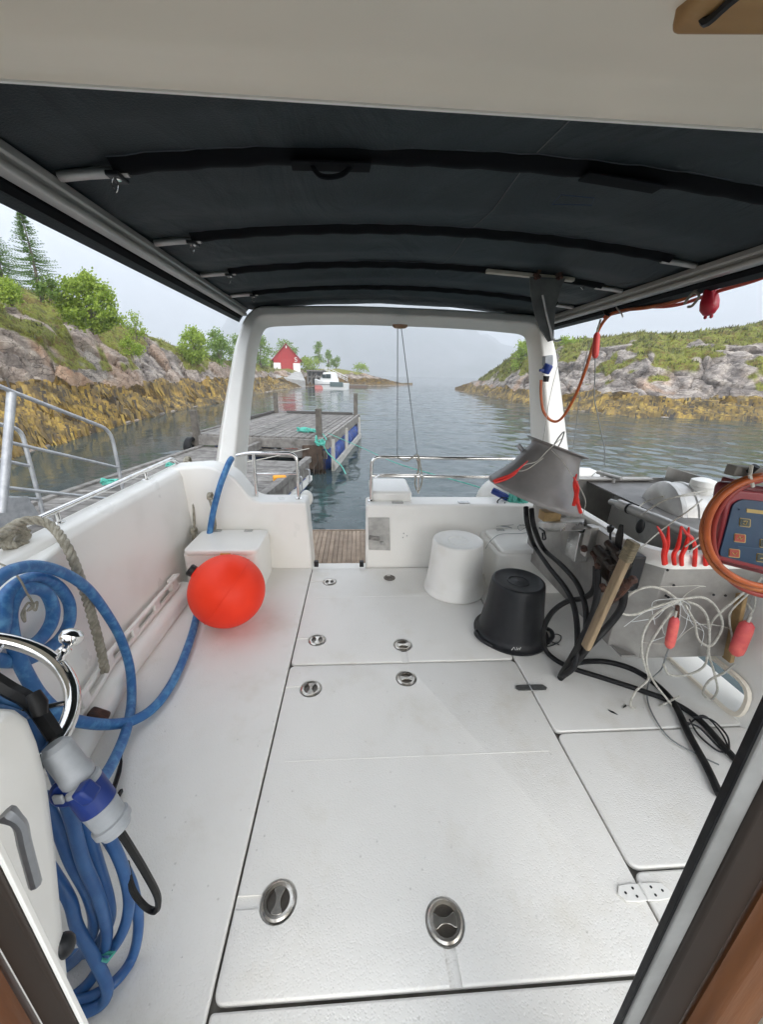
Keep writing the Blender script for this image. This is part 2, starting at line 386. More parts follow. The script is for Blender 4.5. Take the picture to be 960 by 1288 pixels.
SURF = {}
def shore(name, W, crest, depth, px0, px1, ncol, nrow, pinkfn, wz, gt):
    """W: waterline points (world x,y), crest: skyline (px,py), depth: list (az, d)"""
    wa = [math.atan2(p[0], p[1]) for p in W]; wr = [math.hypot(*p) for p in W]
    ce = sorted(az_el(*p) for p in crest); ca = [q[0] for q in ce]; cl = [q[1] for q in ce]
    a0, a1 = wa[0], wa[-1]
    # columns even in screen width: u = tan(az) clipped
    cols = []
    for i in range(ncol):
        t = i/(ncol-1); lo, hi = math.atan(a0), math.atan(a1); az = a0+(a1-a0)*t
        cols.append(az)
    vs = []; gr = []; we = []; pk = []; grid = []
    NB = 16
    for az in cols:
        r0 = interp(wa, wr, az); r0 *= 1+.018*noise.noise((az*18, 3.1, 0))+.008*noise.noise((az*70, 1, 0))
        d = interp([q[0] for q in depth], [q[1] for q in depth], az)
        el = interp(ca, cl, az); zc = CAM_H+(r0+d)*math.tan(el)
        zc = max(zc, WZ+.35); dx, dy = math.sin(az), math.cos(az); col = []
        for j in range(-8, nrow+NB):
            if j <= nrow: t = j/nrow
            else: t = 1+((j-nrow)/NB)**1.5*1.3
            if t < 0: z = WZ+t*9*.6*(zc-WZ)*.4-.0; r = r0+d*t*1.2
            elif t <= 1:
                pf = interp([0, .12, .3, .42, .6, .8, 1], [0, .09, .26, .43, .70, .89, 1], t)
                pf += .035*math.sin(t*15+az*9)*(1-t)*t*4
                z = WZ+(zc-WZ)*pf; r = r0+d*t
            else:
                k = (t-1)/1.3; z = zc-k*k*(zc+1.6)*1.0; r = r0+d+(t-1)*16
            x, y = dx*r, dy*r
            hgt = z-WZ
            p = Vector((x, y, z)); far = max(1, r/22)
            n1 = noise.fractal(p*.45, 1, 2, 4)
            wv = sstep(wz+.35, wz-.25, z+.35*n1)
            wv *= sstep(.0, .14, hgt) if t > 0 else 1
            n2 = noise.noise(p*.28+Vector((5, 2, 7)))
            gv = sstep(-.22, .22, (t-gt)+.55*n2+.25*noise.noise(p*1.1))*(0 if z < wz+.7 else 1)
            q = Vector((p.x*.8+p.z*.5, p.y*.55, p.z*1.3))*(.75 if 'shore' in name else .42)
            dd, pp = noise.voronoi(q); blk = noise.noise(pp[0]*3.7)*1.0; crack = sstep(0, .10, dd[1]-dd[0])
            q2 = q*3.1; dd2, pp2 = noise.voronoi(q2); blk2 = noise.noise(pp2[0]*2.9); crack2 = sstep(0, .14, dd2[1]-dd2[0])
            rockd = .75*blk+(crack-1)*.5+.28*blk2+(crack2-1)*.17
            weedd = .85*noise.noise(p*.95+Vector((3, 1, 8)))+.30*noise.noise(p*2.4)-.22*abs(noise.noise(p*3.6))+.06*noise.noise(p*8)
            grassd = .22*noise.noise(p*.8)+.12*noise.noise(p*2.6)
            am = min(1.0, .25+hgt*.35)*min(1, max(.0, (t+.10)/.12) if t < .02 else 1)
            disp = (rockd*(1-wv)*(1-gv)+weedd*wv+grassd*gv*(1-wv))*am
            if t > 1: disp = grassd*(1-(t-1)/1.3)
            lim = min(1.0, hgt/1.2+.25) if hgt > 0 else .25
            disp *= lim
            x -= dx*disp*.65; y -= dy*disp*.65; z += disp*.6
            if t > 1.25 or t < 0: z = min(z, z)
            col.append(len(vs)); vs.append((x, y, z)); gr.append(gv); we.append(wv); pk.append(pinkfn(p, n1, blk))
        grid.append(col)
    fs = []
    nr = len(grid[0])
    for i in range(len(grid)-1):
        for j in range(nr-1): fs.append((grid[i][j], grid[i][j+1], grid[i+1][j+1], grid[i+1][j]))
    mb = MB(); mb.add(vs, fs); me = mb.mesh(name, angle=60, fix=False)
    for an, arr in (('grass', gr), ('weed', we), ('pink', pk)):
        at = me.attributes.new(an, 'FLOAT', 'POINT'); at.data.foreach_set('value', arr)
    o = bpy.data.objects.new(name, me); COL.objects.link(o); me.materials.append(TM); o['kind'] = 'structure'
    SURF[name] = (vs, gr, we, grid, nr)
    return o
A = lambda px, py=470: az_el(px, py)[0]
shore('rocky_shore', [(-12, -9), (-9.5, -1), (-8.2, 4.5), (-7.9, 7.9), (-8.6, 11), (-8.93, 12.7), (-9.3, 16), (-9.94, 20.9), (-9.65, 28.6), (-10.33, 37.85), (-9.21, 54.3), (-8.5, 69.2), (-2.6, 78), (4.97, 84.05), (10.5, 93), (13.4, 98)],
      [(-700, 250), (-300, 300), (-100, 330), (0, 357), (70, 369), (123, 398), (160, 410), (183, 420), (207, 430), (233, 440), (287, 454), (323, 457), (345, 464), (380, 464), (427, 464), (457, 469), (480, 476), (505, 482), (520, 486)],
      [(A(-100), 12), (A(0), 10), (A(160), 9), (A(290), 12), (A(345), 19), (A(380), 19), (A(430), 12), (A(480), 6), (A(520), 2)], 0, 0, 760, 150,
      lambda p, n, b: max(sstep(-.25, .35, n+b*.8)*sstep(30, 12, p.y)*sstep(3.6, 1.8, p.z), .5*sstep(0, .5, b)), .85, .60)
shore('rocky_headland', [(15.4, 63), (15.17, 60.6), (14.8, 48), (14.63, 37.85), (14.42, 27.94), (16.8, 22.8), (22.77, 20.69), (30, 18.5), (40, 12), (46, 0)],
      [(566, 491), (572, 488), (602, 478), (622, 465), (643, 449), (660, 437), (690, 429), (727, 428), (762, 424), (789, 420), (808, 417), (827, 419), (852, 420), (903, 414), (930, 412), (957, 406), (1100, 396), (1500, 380)],
      [(A(572), 4), (A(622), 10), (A(700), 14), (A(960), 13), (A(1300), 14)], 0, 0, 620, 130,
      lambda p, n, b: sstep(.0, .5, n+b*.5)*sstep(2.6, .9, p.z)*.7, .42, .58)

# hanging rockweed: countless fronds lying downslope in the tidal band
def fronds(name, sname, count, seed, size):
    vs, gr, we, grid, nr = SURF[sname]; rnd = random.Random(seed); mb = MB(); n = 0; tries = 0
    while n < count and tries < count*30:
        tries += 1
        i = int(rnd.random()*(len(grid)-2)); j = int(rnd.random()*(nr-24))+4
        k = grid[i][j]
        if we[k] < .55: continue
        p = Vector(vs[k]); r = math.hypot(p.x, p.y)
        if p.z < WZ+.02 or r > 60: continue
        if rnd.random() > min(1, 14/r)**.6: continue
        if noise.noise(p*.9) < -.28 or rnd.random() < .55-noise.noise(p*1.05+Vector((3, 1, 8)))*2.2-.45: continue
        c = grid[i]; pts = []; l = size*(.6+.9*rnd.random())*min(1.8, max(1, r/16)); acc = 0; jj = j; last = p; pts.append(p+Vector((0, 0, .05)))
        while acc < l and jj > 1:
            jj -= 1; q = Vector(vs[c[jj]]); st = (q-last).length
            acc += st; last = q; pts.append(q)
        if len(pts) < 3: continue
        if len(pts) > 5: pts = [pts[int(a*(len(pts)-1)/4)] for a in range(5)]
        w = (.018+.03*rnd.random())*min(2.2, max(1, r/14)); tang = Vector((p.y, -p.x, 0)).normalized(); out = Vector((-p.x, -p.y, 0)).normalized()
        sway = (rnd.random()-.5)*.5*l; base = len(mb.v); m = len(pts); lift = .03+.05*rnd.random()
        for a, q in enumerate(pts):
            u = a/(m-1); off = tang*(sway*u*u)+out*(lift*(1-u*.3))+Vector((0, 0, lift*(1-u)*1.2))
            ww = w*(1-.75*u*u)
            mb.v.append(q+off-tang*ww); mb.v.append(q+off+tang*ww+out*.012)
        for a in range(m-1): mb.f.append((base+2*a, base+2*a+1, base+2*a+3, base+2*a+2))
        n += 1
    o = mb.build(name, M['weed'], fix=False); return tag(o, 'yellow brown rockweed draped over the rocks of the %s' % ('left shore' if 'shore' in sname else 'right headland'), 'seaweed', kind='stuff')
fronds('rockweed', 'rocky_shore', 15000, 3, .55)
fronds('rockweed', 'rocky_headland', 9000, 4, .55)
def blades(name, sname, count, seed):
    vs, gr, we, grid, nr = SURF[sname]; rnd = random.Random(seed); mb = MB(); n = 0; tries = 0
    while n < count and tries < count*20:
        tries += 1
        i = int(rnd.random()*(len(grid)-2)); j = 30+int(rnd.random()*(nr-38)); k = grid[i][j]
        if gr[k] < .5: continue
        p = Vector(vs[k]); r = math.hypot(p.x, p.y)
        if r > 70: continue
        s = (.035+.075*rnd.random())*min(2.4, max(.8, r/22))
        if noise.noise(p*1.6) > .15: s *= 1.7
        for b_ in range(3):
            a = rnd.random()*6.28; d = Vector((math.cos(a), math.sin(a), 0)); t = Vector((rnd.gauss(0, .35), rnd.gauss(0, .35), 1)).normalized()
            q = p+Vector((rnd.gauss(0, .05), rnd.gauss(0, .05), -.02))
            mb.add([q-d*s*.22, q+d*s*.22, q+t*s], [(0, 1, 2)])
        n += 1
    o = mb.build(name, M['blade'], fix=False, smooth=False); return tag(o, 'short green and tan grass growing on top of the %s' % ('left shore' if 'shore' in sname else 'right headland'), 'grass', kind='stuff')
blades('grass', 'rocky_shore', 9000, 5)
blades('grass', 'rocky_headland', 9000, 6)

def surf_at(sname, az, r):
    """height of the terrain at azimuth and range"""
    vs, gr, we, grid, nr = SURF[sname]; best = None
    i = min(range(len(grid)), key=lambda i: abs(math.atan2(vs[grid[i][60]][0], vs[grid[i][60]][1])-az))
    c = grid[i]; return min((vs[k] for k in c), key=lambda p: abs(math.hypot(p[0], p[1])-r))
def crest_at(sname, az, back=0):
    vs, gr, we, grid, nr = SURF[sname]
    i = min(range(len(grid)), key=lambda i: abs(math.atan2(vs[grid[i][60]][0], vs[grid[i][60]][1])-az))
    return Vector(vs[grid[i][nr-16+back]])

# distant fjord side, fading into the mist
def hills():
    mb = MB(); n = 150; rows = 26; vs = []; fs = []
    for i in range(n):
        az = -1.25+2.6*i/(n-1)
        for j in range(rows):
            t = j/(rows-1); r = 1150+900*t
            h = 330*(.35+.65*abs(math.sin(az*1.7+.9)))+120*noise.fractal((az*3.2, 1.5, 0), 1, 2, 5)
            h *= 1-.8*sstep(.12, .5, az); z = WZ-4+max(0, h)*math.sin(t*math.pi/2)**1.1+40*noise.fractal((az*14, t*4, 2), 1, 2, 4)*t
            vs.append((math.sin(az)*r, math.cos(az)*r, z))
    for i in range(n-1):
        for j in range(rows-1): fs.append((i*rows+j, i*rows+j+1, (i+1)*rows+j+1, (i+1)*rows+j))
    mb.add(vs, fs)
    struct('distant_hills', mb, mat('hill', (.05, .07, .04), .9, (.16, .16, .15), .01), fix=False)
hills()
mb = MB(); mb.box2((-2900, -400, -3), (2900, 2600, 620))
hz = mb.build('haze', bpy.data.materials.new('haze_air'), smooth=False); hz['kind'] = 'stuff'
hm = hz.data.materials[0]; hm.use_nodes = True; nt = hm.node_tree; nt.nodes.clear()
ho = nt.nodes.new('ShaderNodeOutputMaterial'); pv = nt.nodes.new('ShaderNodeVolumePrincipled'); pv.inputs['Color'].default_value = (.93, .96, 1, 1); pv.inputs['Density'].default_value = HAZE; pv.inputs['Anisotropy'].default_value = 0
nt.links.new(pv.outputs[0], ho.inputs['Volume'])

# ================================================================== trees and bushes
def leaf_mat(name, c1, c2, sh=.25):
    m = bpy.data.materials.new(name); m.use_nodes = True; nt = m.node_tree; b = nt.nodes['Principled BSDF']; N = nt.nodes.new; K = nt.links.new
    b.inputs['Roughness'].default_value = .55; b.inputs['Subsurface Weight'].default_value = 0
    g = N('ShaderNodeNewGeometry'); x = N('ShaderNodeMixRGB'); x.inputs[1].default_value = (*c1, 1); x.inputs[2].default_value = (*c2, 1); K(g.outputs['Random Per Island'], x.inputs[0]); K(x.outputs[0], b.inputs['Base Color'])
    t = N('ShaderNodeBsdfTranslucent'); K(x.outputs[0], t.inputs[0]); ms = N('ShaderNodeMixShader'); ms.inputs[0].default_value = sh
    K(b.outputs[0], ms.inputs[1]); K(t.outputs[0], ms.inputs[2]); K(ms.outputs[0], nt.nodes['Material Output'].inputs[0]); return m
M['leafA'] = leaf_mat('leaf_bright', (.18, .28, .03), (.42, .53, .08), .45)
M['leafB'] = leaf_mat('leaf_mid', (.12, .21, .04), (.28, .40, .08), .4)
M['needle'] = leaf_mat('needles', (.05, .12, .025), (.17, .29, .05), .25)
M['bark'] = mat('bark', (.12, .09, .07), .9, (.22, .19, .16), 14, bump=.6, bscale=40)
def bush(name, label, base, w, h, nclump, nleaf, ls, m, seed, group, cat='bush', trunk=.0, depth=None):
    rnd = random.Random(seed); b = Vector(base); root = thing(name, label, cat, b, group); depth = depth or w
    tk = MB(); cs = []
    for k in range(nclump):
        a = rnd.random()*6.283; u = rnd.random()**.5; zz = rnd.random()
        prof = math.sqrt(max(0, 1-(2*zz-1)**2))*.8+.2*(1-zz)
        cs.append(b+Vector((math.cos(a)*u*w/2*prof, math.sin(a)*u*depth/2*prof, trunk*h+zz*h*(1-trunk)*(.88+.2*rnd.random()))))
    for c in cs[:max(5, nclump//5)]:
        mid = b+Vector(((c.x-b.x)*.35, (c.y-b.y)*.35, (c.z-b.z)*.5))
        tk.tube(smooth_path([b+Vector((rnd.gauss(0, .02), rnd.gauss(0, .02), -.1)), mid, c], 3), [max(.008, .022*h*(1-.8*i/6)) for i in range(7)], 5)
    tk.build('trunk', M['bark'], root)
    lf = MB(); cr_ = max(.16, .5*(w*h*depth/nclump)**(1/3))
    for c in cs:
        for q in range(int(nleaf*1.8)):
            d = Vector((rnd.gauss(0, 1), rnd.gauss(0, 1), rnd.gauss(0, .8))); p = c+d*cr_*.55
            a = Vector((rnd.gauss(0, 1), rnd.gauss(0, 1), rnd.gauss(0, 1))).normalized(); t = a.orthogonal().normalized(); s = ls*1.15*(.6+.8*rnd.random())
            w_ = a.cross(t)
            lf.add([p-t*s*.5, p+w_*s*.32, p+t*s*.6, p-w_*s*.32], [(0, 1, 2, 3)])
    lf.build('crown', m, root, fix=False, smooth=False)
    return root
def spruce(label, base, h, w, seed, group='young spruces on the left shore'):
    rnd = random.Random(seed); b = Vector(base); root = thing('spruce_tree', label, 'tree', b, group)
    MB().tube([b+Vector((0, 0, -.3)), b+Vector((.03, 0, h*.5)), b+Vector((0, .02, h))], [.055*h*.5, .03*h*.5, .008], 7).build('trunk', M['bark'], root)
    lf = MB(); z = h*.06
    while z < h*1.0:
        f = 1-z/h; L_ = w/2*(f**.85)+.05; nb = 6+int(rnd.random()*4)
        for k in range(nb):
            a = rnd.random()*6.283; l = L_*(.7+.5*rnd.random()); dx, dy = math.cos(a), math.sin(a); dr = -.10-.18*f
            nn = max(4, int(l/.07))
            for q in range(nn):
                u = (q+1)/nn; p = b+Vector((dx*l*u, dy*l*u, z+l*(dr*u+.22*u*u)+.02))
                for sgn in (-1, 1, 0):
                    s = .16*(1-.45*u)*(h/4)**.5
                    if sgn: t = Vector((dx*.65-sgn*dy*.8, dy*.65+sgn*dx*.8, -.12+rnd.gauss(0, .22))).normalized()
                    else: t = Vector((dx+rnd.gauss(0, .2), dy+rnd.gauss(0, .2), .25+rnd.gauss(0, .25))).normalized()
                    n_ = t.orthogonal().normalized()*s*.17
                    lf.add([p-n_, p+n_, p+t*s], [(0, 1, 2)])
        z += h*.030*(.6+.9*f)
    s_ = .2
    lf.add([b+Vector((-.02, 0, h-.05)), b+Vector((.02, 0, h-.05)), b+Vector((0, 0, h+.18))], [(0, 1, 2)])
    lf.build('crown', M['needle'], root, fix=False, smooth=False)
def at_r(px, py, r):      # point seen at a pixel, at horizontal range r
    d = ray(px, py); return CP+d*(r/math.hypot(d.x, d.y))
def plant_h(px, r, pyb, pyt):
    b = at_r(px, pyb, r); t = at_r(px, pyt, r); return b, t.z-b.z
# spruces
for px, pyb, pyt, r, ww, sd, lb in ((50, 368, 274, 19.5, 1.75, 1, 'slim young spruce standing clear on the left shore ridge beside the round green bush'), (6, 362, 294, 18.5, 2.2, 2, 'broad young spruce cut by the left edge of the photo'), (-70, 352, 262, 18.5, 2.2, 3, 'tall young spruce outside the left edge of the ridge')):
    b, h = plant_h(px, r, pyb, pyt); spruce(lb, b, h, ww, sd)
def mk(name, px, r, pyb, pyt, wpx, m, seed, label, ncl=60, nl=34, ls=.09, cat='bush', trunk=0., group='bushes along the left shore'):
    b, h = plant_h(px, r, pyb+4, pyt); d = ray(px, (pyb+pyt)/2); zc = r/math.hypot(d.x, d.y); w = wpx*zc/FP
    bush(name, label, b, w, h, ncl, nl, ls, m, seed, group, cat, trunk)
mk('green_bush', 117, 19.5, 408, 352, 70, M['leafA'], 11, 'large round bright green bush on the left ridge beside the slim spruce', 90, 60, .085)
mk('green_bush', 165, 20, 442, 424, 26, M['leafA'], 12, 'small bright green bush low on the rocks below the large round bush', 16, 40, .06)
mk('green_bush', 172, 23, 420, 396, 26, M['leafA'], 13, 'scraggy green bush at the right foot of the large round bush', 14, 30, .07)
mk('green_bush', 62, 19, 370, 350, 30, M['leafB'], 14, 'low green shrub between the slim spruce and the large round bush', 16, 36, .07)
mk('green_bush', 14, 17.5, 378, 352, 44, M['leafA'], 15, 'yellow green shrub under the broad spruce at the left edge', 20, 40, .07)
mk('green_bush', 246, 34, 450, 415, 40, M['leafA'], 16, 'yellow green bush left of the white left pillar', 50, 40, .13)
mk('green_bush', 277, 40, 454, 418, 36, M['leafB'], 17, 'darker green bush just left of the white left pillar', 40, 36, .15)
mk('green_bush', 300, 44, 456, 425, 30, M['leafB'], 22, 'green bush half hidden behind the white left pillar', 30, 30, .15)
mk('birch_tree', 328, 58, 458, 424, 30, M['leafB'], 18, 'thin leafy tree just right of the white left pillar', 36, 34, .2, 'tree', .15, 'small trees around the red boathouse')
mk('birch_tree', 361, 88, 462, 430, 34, M['leafB'], 19, 'round green tree directly behind the red boathouse', 40, 34, .3, 'tree', .1, 'small trees around the red boathouse')
mk('birch_tree', 401, 90, 456, 431, 12, M['leafB'], 20, 'slender tree standing tallest right of the red boathouse', 20, 26, .25, 'tree', .2, 'small trees around the red boathouse')
mk('birch_tree', 413, 92, 459, 443, 12, M['leafB'], 21, 'short tree right beside the slender tallest tree', 14, 24, .25, 'tree', .15, 'small trees around the red boathouse')
mk('birch_tree', 423, 92, 460, 448, 11, M['leafB'], 23, 'rightmost little tree on the far point', 12, 24, .25, 'tree', .15, 'small trees around the red boathouse')
mk('green_bush', 390, 84, 466, 451, 34, M['leafA'], 24, 'bright green bushes mound right of the red boathouse', 30, 34, .28)
mk('green_bush', 345, 80, 466, 452, 26, M['leafA'], 25, 'bright green bush left of the red boathouse', 20, 34, .28)
mk('green_bush', 452, 92, 468, 459, 26, M['leafA'], 26, 'low green scrub near the tip of the far point', 16, 30, .25)
mk('green_bush', 657, 47, 466, 432, 34, M['leafA'], 27, 'bright green bush left of the white right pillar', 50, 44, .15, group='bushes on the right headland')
mk('green_bush', 718, 44, 436, 421, 30, M['leafA'], 28, 'low green bush on the headland just right of the right pillar', 24, 36, .14, group='bushes on the right headland')

# ================================================================== red boathouse and its shore
def boathouse():
    b, _ = plant_h(361.5, 76, 468, 430); yaw = -.15
    rot = Matrix.Rotation(-yaw, 3, 'Z'); W_, H_, Hr, D_ = 4.7, 2.2, 4.6, 6.0
    root = thing('boathouse', 'red wooden boathouse with steep gable on the left far shore', 'boathouse', b)
    T = lambda x, y, z: b+rot @ Vector((x, y, z))
    red = mat('red_boards', (.40, .012, .016), .7, (.28, .010, .012), 3, stretch=(6, 1, .2), bump=.3, bscale=12)
    wh = mat('white_boards', (.75, .74, .72), .6)
    mb = MB(); mb.loft([[T(-W_/2, y, -.8), T(W_/2, y, -.8), T(W_/2, y, H_), T(0, y, Hr), T(-W_/2, y, H_)] for y in (0, D_)]); wl = mb.build('wall', red, root, angle=20)
    mb = MB()
    for s in (-1, 1):
        u = Vector((s*(W_/2+.35), 0, H_-.38)); v = Vector((0, 0, Hr+.1))
        mb.loft([[T(u.x, y, u.z), T(v.x, y, v.z), T(v.x, y, v.z+.12), T(u.x, y, u.z+.12)] for y in (-.3, D_+.3)])
    mb.build('roof', mat('roof_dark', (.33, .04, .04), .7), root, angle=20)
    for s in (-1, 1): MB().box2((0, 0, 0), (1.25, .07, 1.55)) and None
    for s in (-1, 1):
        c = T(s*1.72, -.05, .75); MB().box(c, (1.25, .09, 1.6), rot).build('shutter', wh, root)
    MB().box(T(0, -.04, 1.05), (1.9, .07, 2.4), rot).build('door', mat('red_door', (.40, .028, .03), .7, (.33, .02, .02), 5), root)
    MB().box(T(0.02, -.05, 4.2), (.22, .08, .42), rot).build('vent', wh, root)
    # painted white S on the wall
    SS = .62; pts = [(.32, .42), (.12, .56), (-.18, .52), (-.3, .3), (-.1, .08), (.18, -.04), (.32, -.26), (.14, -.5), (-.16, -.54), (-.36, -.38)]
    MB().tube(smooth_path([T(1.6+x*SS, -.06, 2.15+z*.95*SS) for x, z in pts], 4), .065, 6).build('painted_letter', wh, root)
boathouse()
def slab(name, label, cat, corners, th, m, group=None):
    c = [Vector(p) for p in corners]; mb = MB(); mb.loft([c, [p-Vector((0, 0, th)) for p in c]]); ctr = sum(c, Vector())/len(c)
    o = mb.build(name, m, loc=ctr); return tag(o, label, cat, group)
slab('slipway', 'pale concrete slipway sloping down from the red boathouse', 'slipway',
     [at_r(318, 463, 70), at_r(379, 468, 75), at_r(384, 479, 66), at_r(338, 473, 60)], 2.0, mat('concrete', (.42, .41, .39), .85, (.30, .29, .28), 1.2))
# timber jetty, stair, moored boat, raft
j = thing('timber_jetty', 'dark timber jetty on posts between the boathouse and the moored boat', 'jetty', at_r(402, 484, 72))
def P_(px, py, r=72): return at_r(px, py, r)
mb = MB(); a = P_(385, 466); mb.bar(a, P_(410, 466.5), 2.2, .25); mb.build('deck', M['dock'], j)
for px in (387, 392, 398, 404, 409): MB().tube([P_(px, 466), P_(px, 486)], .14, 6).build('post', M['dock'], j)
mb = MB(); mb.bar(P_(386, 474), P_(409, 474), .1, .22); mb.bar(P_(387, 484), P_(398, 468), .1, .2); mb.bar(P_(398, 484), P_(409, 468), .1, .2); mb.build('brace', M['dock'], j)
mb = MB(); mb.box(P_(398, 478, 73.5), (3.2, .3, 3.2)); mb.build('backing_wall', mat('dark_timber', (.05, .045, .04), .9), j)
s_ = thing('gangway_stair', 'white railed gangway leading down from the jetty to the raft', 'gangway', P_(405, 462))
MB().bar(P_(407, 464, 71), P_(437, 479, 71), .9, .12).build('steps', M['alu'], s_)
for dr in (0, 1.0):
    mb = MB(); mb.tube([P_(405, 459, 70.5+dr), P_(437, 474, 70.5+dr)], .05, 5); mb.tube([P_(405, 462, 70.5+dr), P_(437, 477, 70.5+dr)], .04, 5)
    for k in range(8):
        t = k/7; mb.tube([P_(405+32*t, 459+15*t, 70.5+dr), P_(405+32*t, 464.5+15*t, 70.5+dr)], .04, 5)
    mb.build('railing', mat('white_rail', (.7, .7, .7), .5), s_)
r_ = thing('mooring_raft', 'low brown raft moored right of the white cabin boat', 'raft', P_(449, 487, 68))
c = PZ(449, 487.5, WZ); MB().box((c.x, c.y, WZ+.15), (3.4, 2.2, .42)).build('hull', mat('raft_wood', (.16, .11, .08), .8), r_)
MB().box((c.x, c.y, WZ+.42), (3.5, 2.3, .1)).build('deck', M['dock'], r_)
mb = MB(); mb.tube([(c.x-1.5, c.y, WZ+.4), (c.x-1.5, c.y, WZ+1.3)], .05, 6); mb.build('mooring_post', M['dock'], r_); MB().tube([(c.x+1.4, c.y, WZ+.4), (c.x+1.4, c.y, WZ+.9)], .05, 6).build('mooring_post', M['dock'], r_)
def far_boat():
    c = PZ(418, 489.5, WZ); b = Vector((c.x, c.y, WZ)); root = thing('cabin_boat', 'white cabin boat with dark side window moored by the far jetty', 'boat', b)
    wh = mat('boat_white', (.74, .74, .73), .35); rot = Matrix.Rotation(R(-12), 3, 'Z'); T = lambda x, y, z: b+rot @ Vector((x*.88, y*.88, z*.9))
    secs = []
    for x, w, zt, zb in ((-2.9, .25, 1.5, .3), (-2.3, .85, 1.35, -.1), (-1.0, 1.15, 1.15, -.25), (.8, 1.2, 1.0, -.25), (2.6, 1.1, .95, -.2)):
        secs.append([T(x, -w, zt), T(x, -w*.82, zb), T(x, w*.82, zb), T(x, w, zt)])
    MB().loft(secs).build('hull', wh, root)
    MB().loft([[T(x, -w, z0), T(x+o_, -w*.85, z1), T(x+o_, w*.85, z1), T(x, w, z0)] for x, w, z0, z1, o_ in ((-2.0, .8, 1.2, 1.9, .5), (-1.4, .9, 1.15, 2.55, .2), (.5, .95, 1.0, 2.6, -.1), (.9, .9, 1.0, 1.5, 0))]).build('cabin', wh, root)
    gl = mat('boat_glass', (.03, .05, .055), .1)
    for x0, x1, z0, z1 in ((-1.35, -.85, 1.7, 2.2), (-.7, 0, 1.7, 2.25)): MB().box(T((x0+x1)/2, -.97, (z0+z1)/2), (x1-x0, .12, z1-z0), rot).build('window', gl, root)
    MB().box(T(1.05, -1.16, .78), (1.9, .14, .62), rot).build('side_panel', mat('panel_dark', (.10, .14, .14), .4), root)
    MB().box(T(-.9, -1.13, .72), (3.4, .07, .07), rot).build('rub_rail', mat('rail_dark', (.05, .05, .06), .5), root)
    MB().box(T(-2.0, -.86, .3), (1.2, .12, .5), rot).build('red_stripe', mat('faded_red', (.6, .22, .2), .5), root)
    mb = MB(); mb.tube([T(-.3, 0, 2.5), T(-.3, 0, 3.9)], .04, 6); mb.build('mast', M['alu'], root); mb = MB(); mb.tube([T(-2.8, -.2, 1.45), T(-2.6, -.2, 2.0), T(-1.9, -.7, 1.95), T(-1.7, -.8, 1.3)], .03, 5); mb.build('bow_rail', M['alu'], root)
far_boat()
for k, (px, py) in enumerate(((357, 487.5), (364, 488.5), (370, 487))):
    c = PZ(px, py, WZ); tag(MB().ball((c.x, c.y, WZ+.12), .2, 10, 7).build('mooring_buoy', M['redrubber'], loc=c), 'small red buoy floating off the weedy shore below the boathouse', 'buoy', 'red buoys off the boathouse shore')

# ================================================================== floating dock beside and behind the boat
DA = R(7.3); DD = Vector((math.sin(DA), math.cos(DA), 0)); DX = Vector((math.cos(DA), -math.sin(DA), 0))
DO = Vector((-1.18, 5.38, 0))        # on the right edge of the walkway
def DP(x, y, z): return DO+DX*x+DD*y+Vector((0, 0, z))
drot = Matrix.Rotation(-DA, 3, 'Z')
ZD = -.1
def planks(mb, x0, x1, y0, y1, z, along, pitch=.125, gap=.012, th=.035, rnd=random.Random(9)):
    if along == 'x':                    # boards run in x, stacked in y
        n = int((y1-y0)/pitch)
        for k in range(n):
            yc = y0+(k+.5)*pitch; e = rnd.uniform(-.012, .012)
            mb.box(DP((x0+x1)/2+e, yc, z-th/2+rnd.uniform(-.003, .003)), (x1-x0, pitch-gap, th), drot)
    else:
        n = int((x1-x0)/pitch)
        for k in range(n):
            xc = x0+(k+.5)*pitch; e = rnd.uniform(-.012, .012)
            mb.box(DP(xc, (y0+y1)/2+e, z-th/2+rnd.uniform(-.003, .003)), (pitch-gap, y1-y0, th), drot)
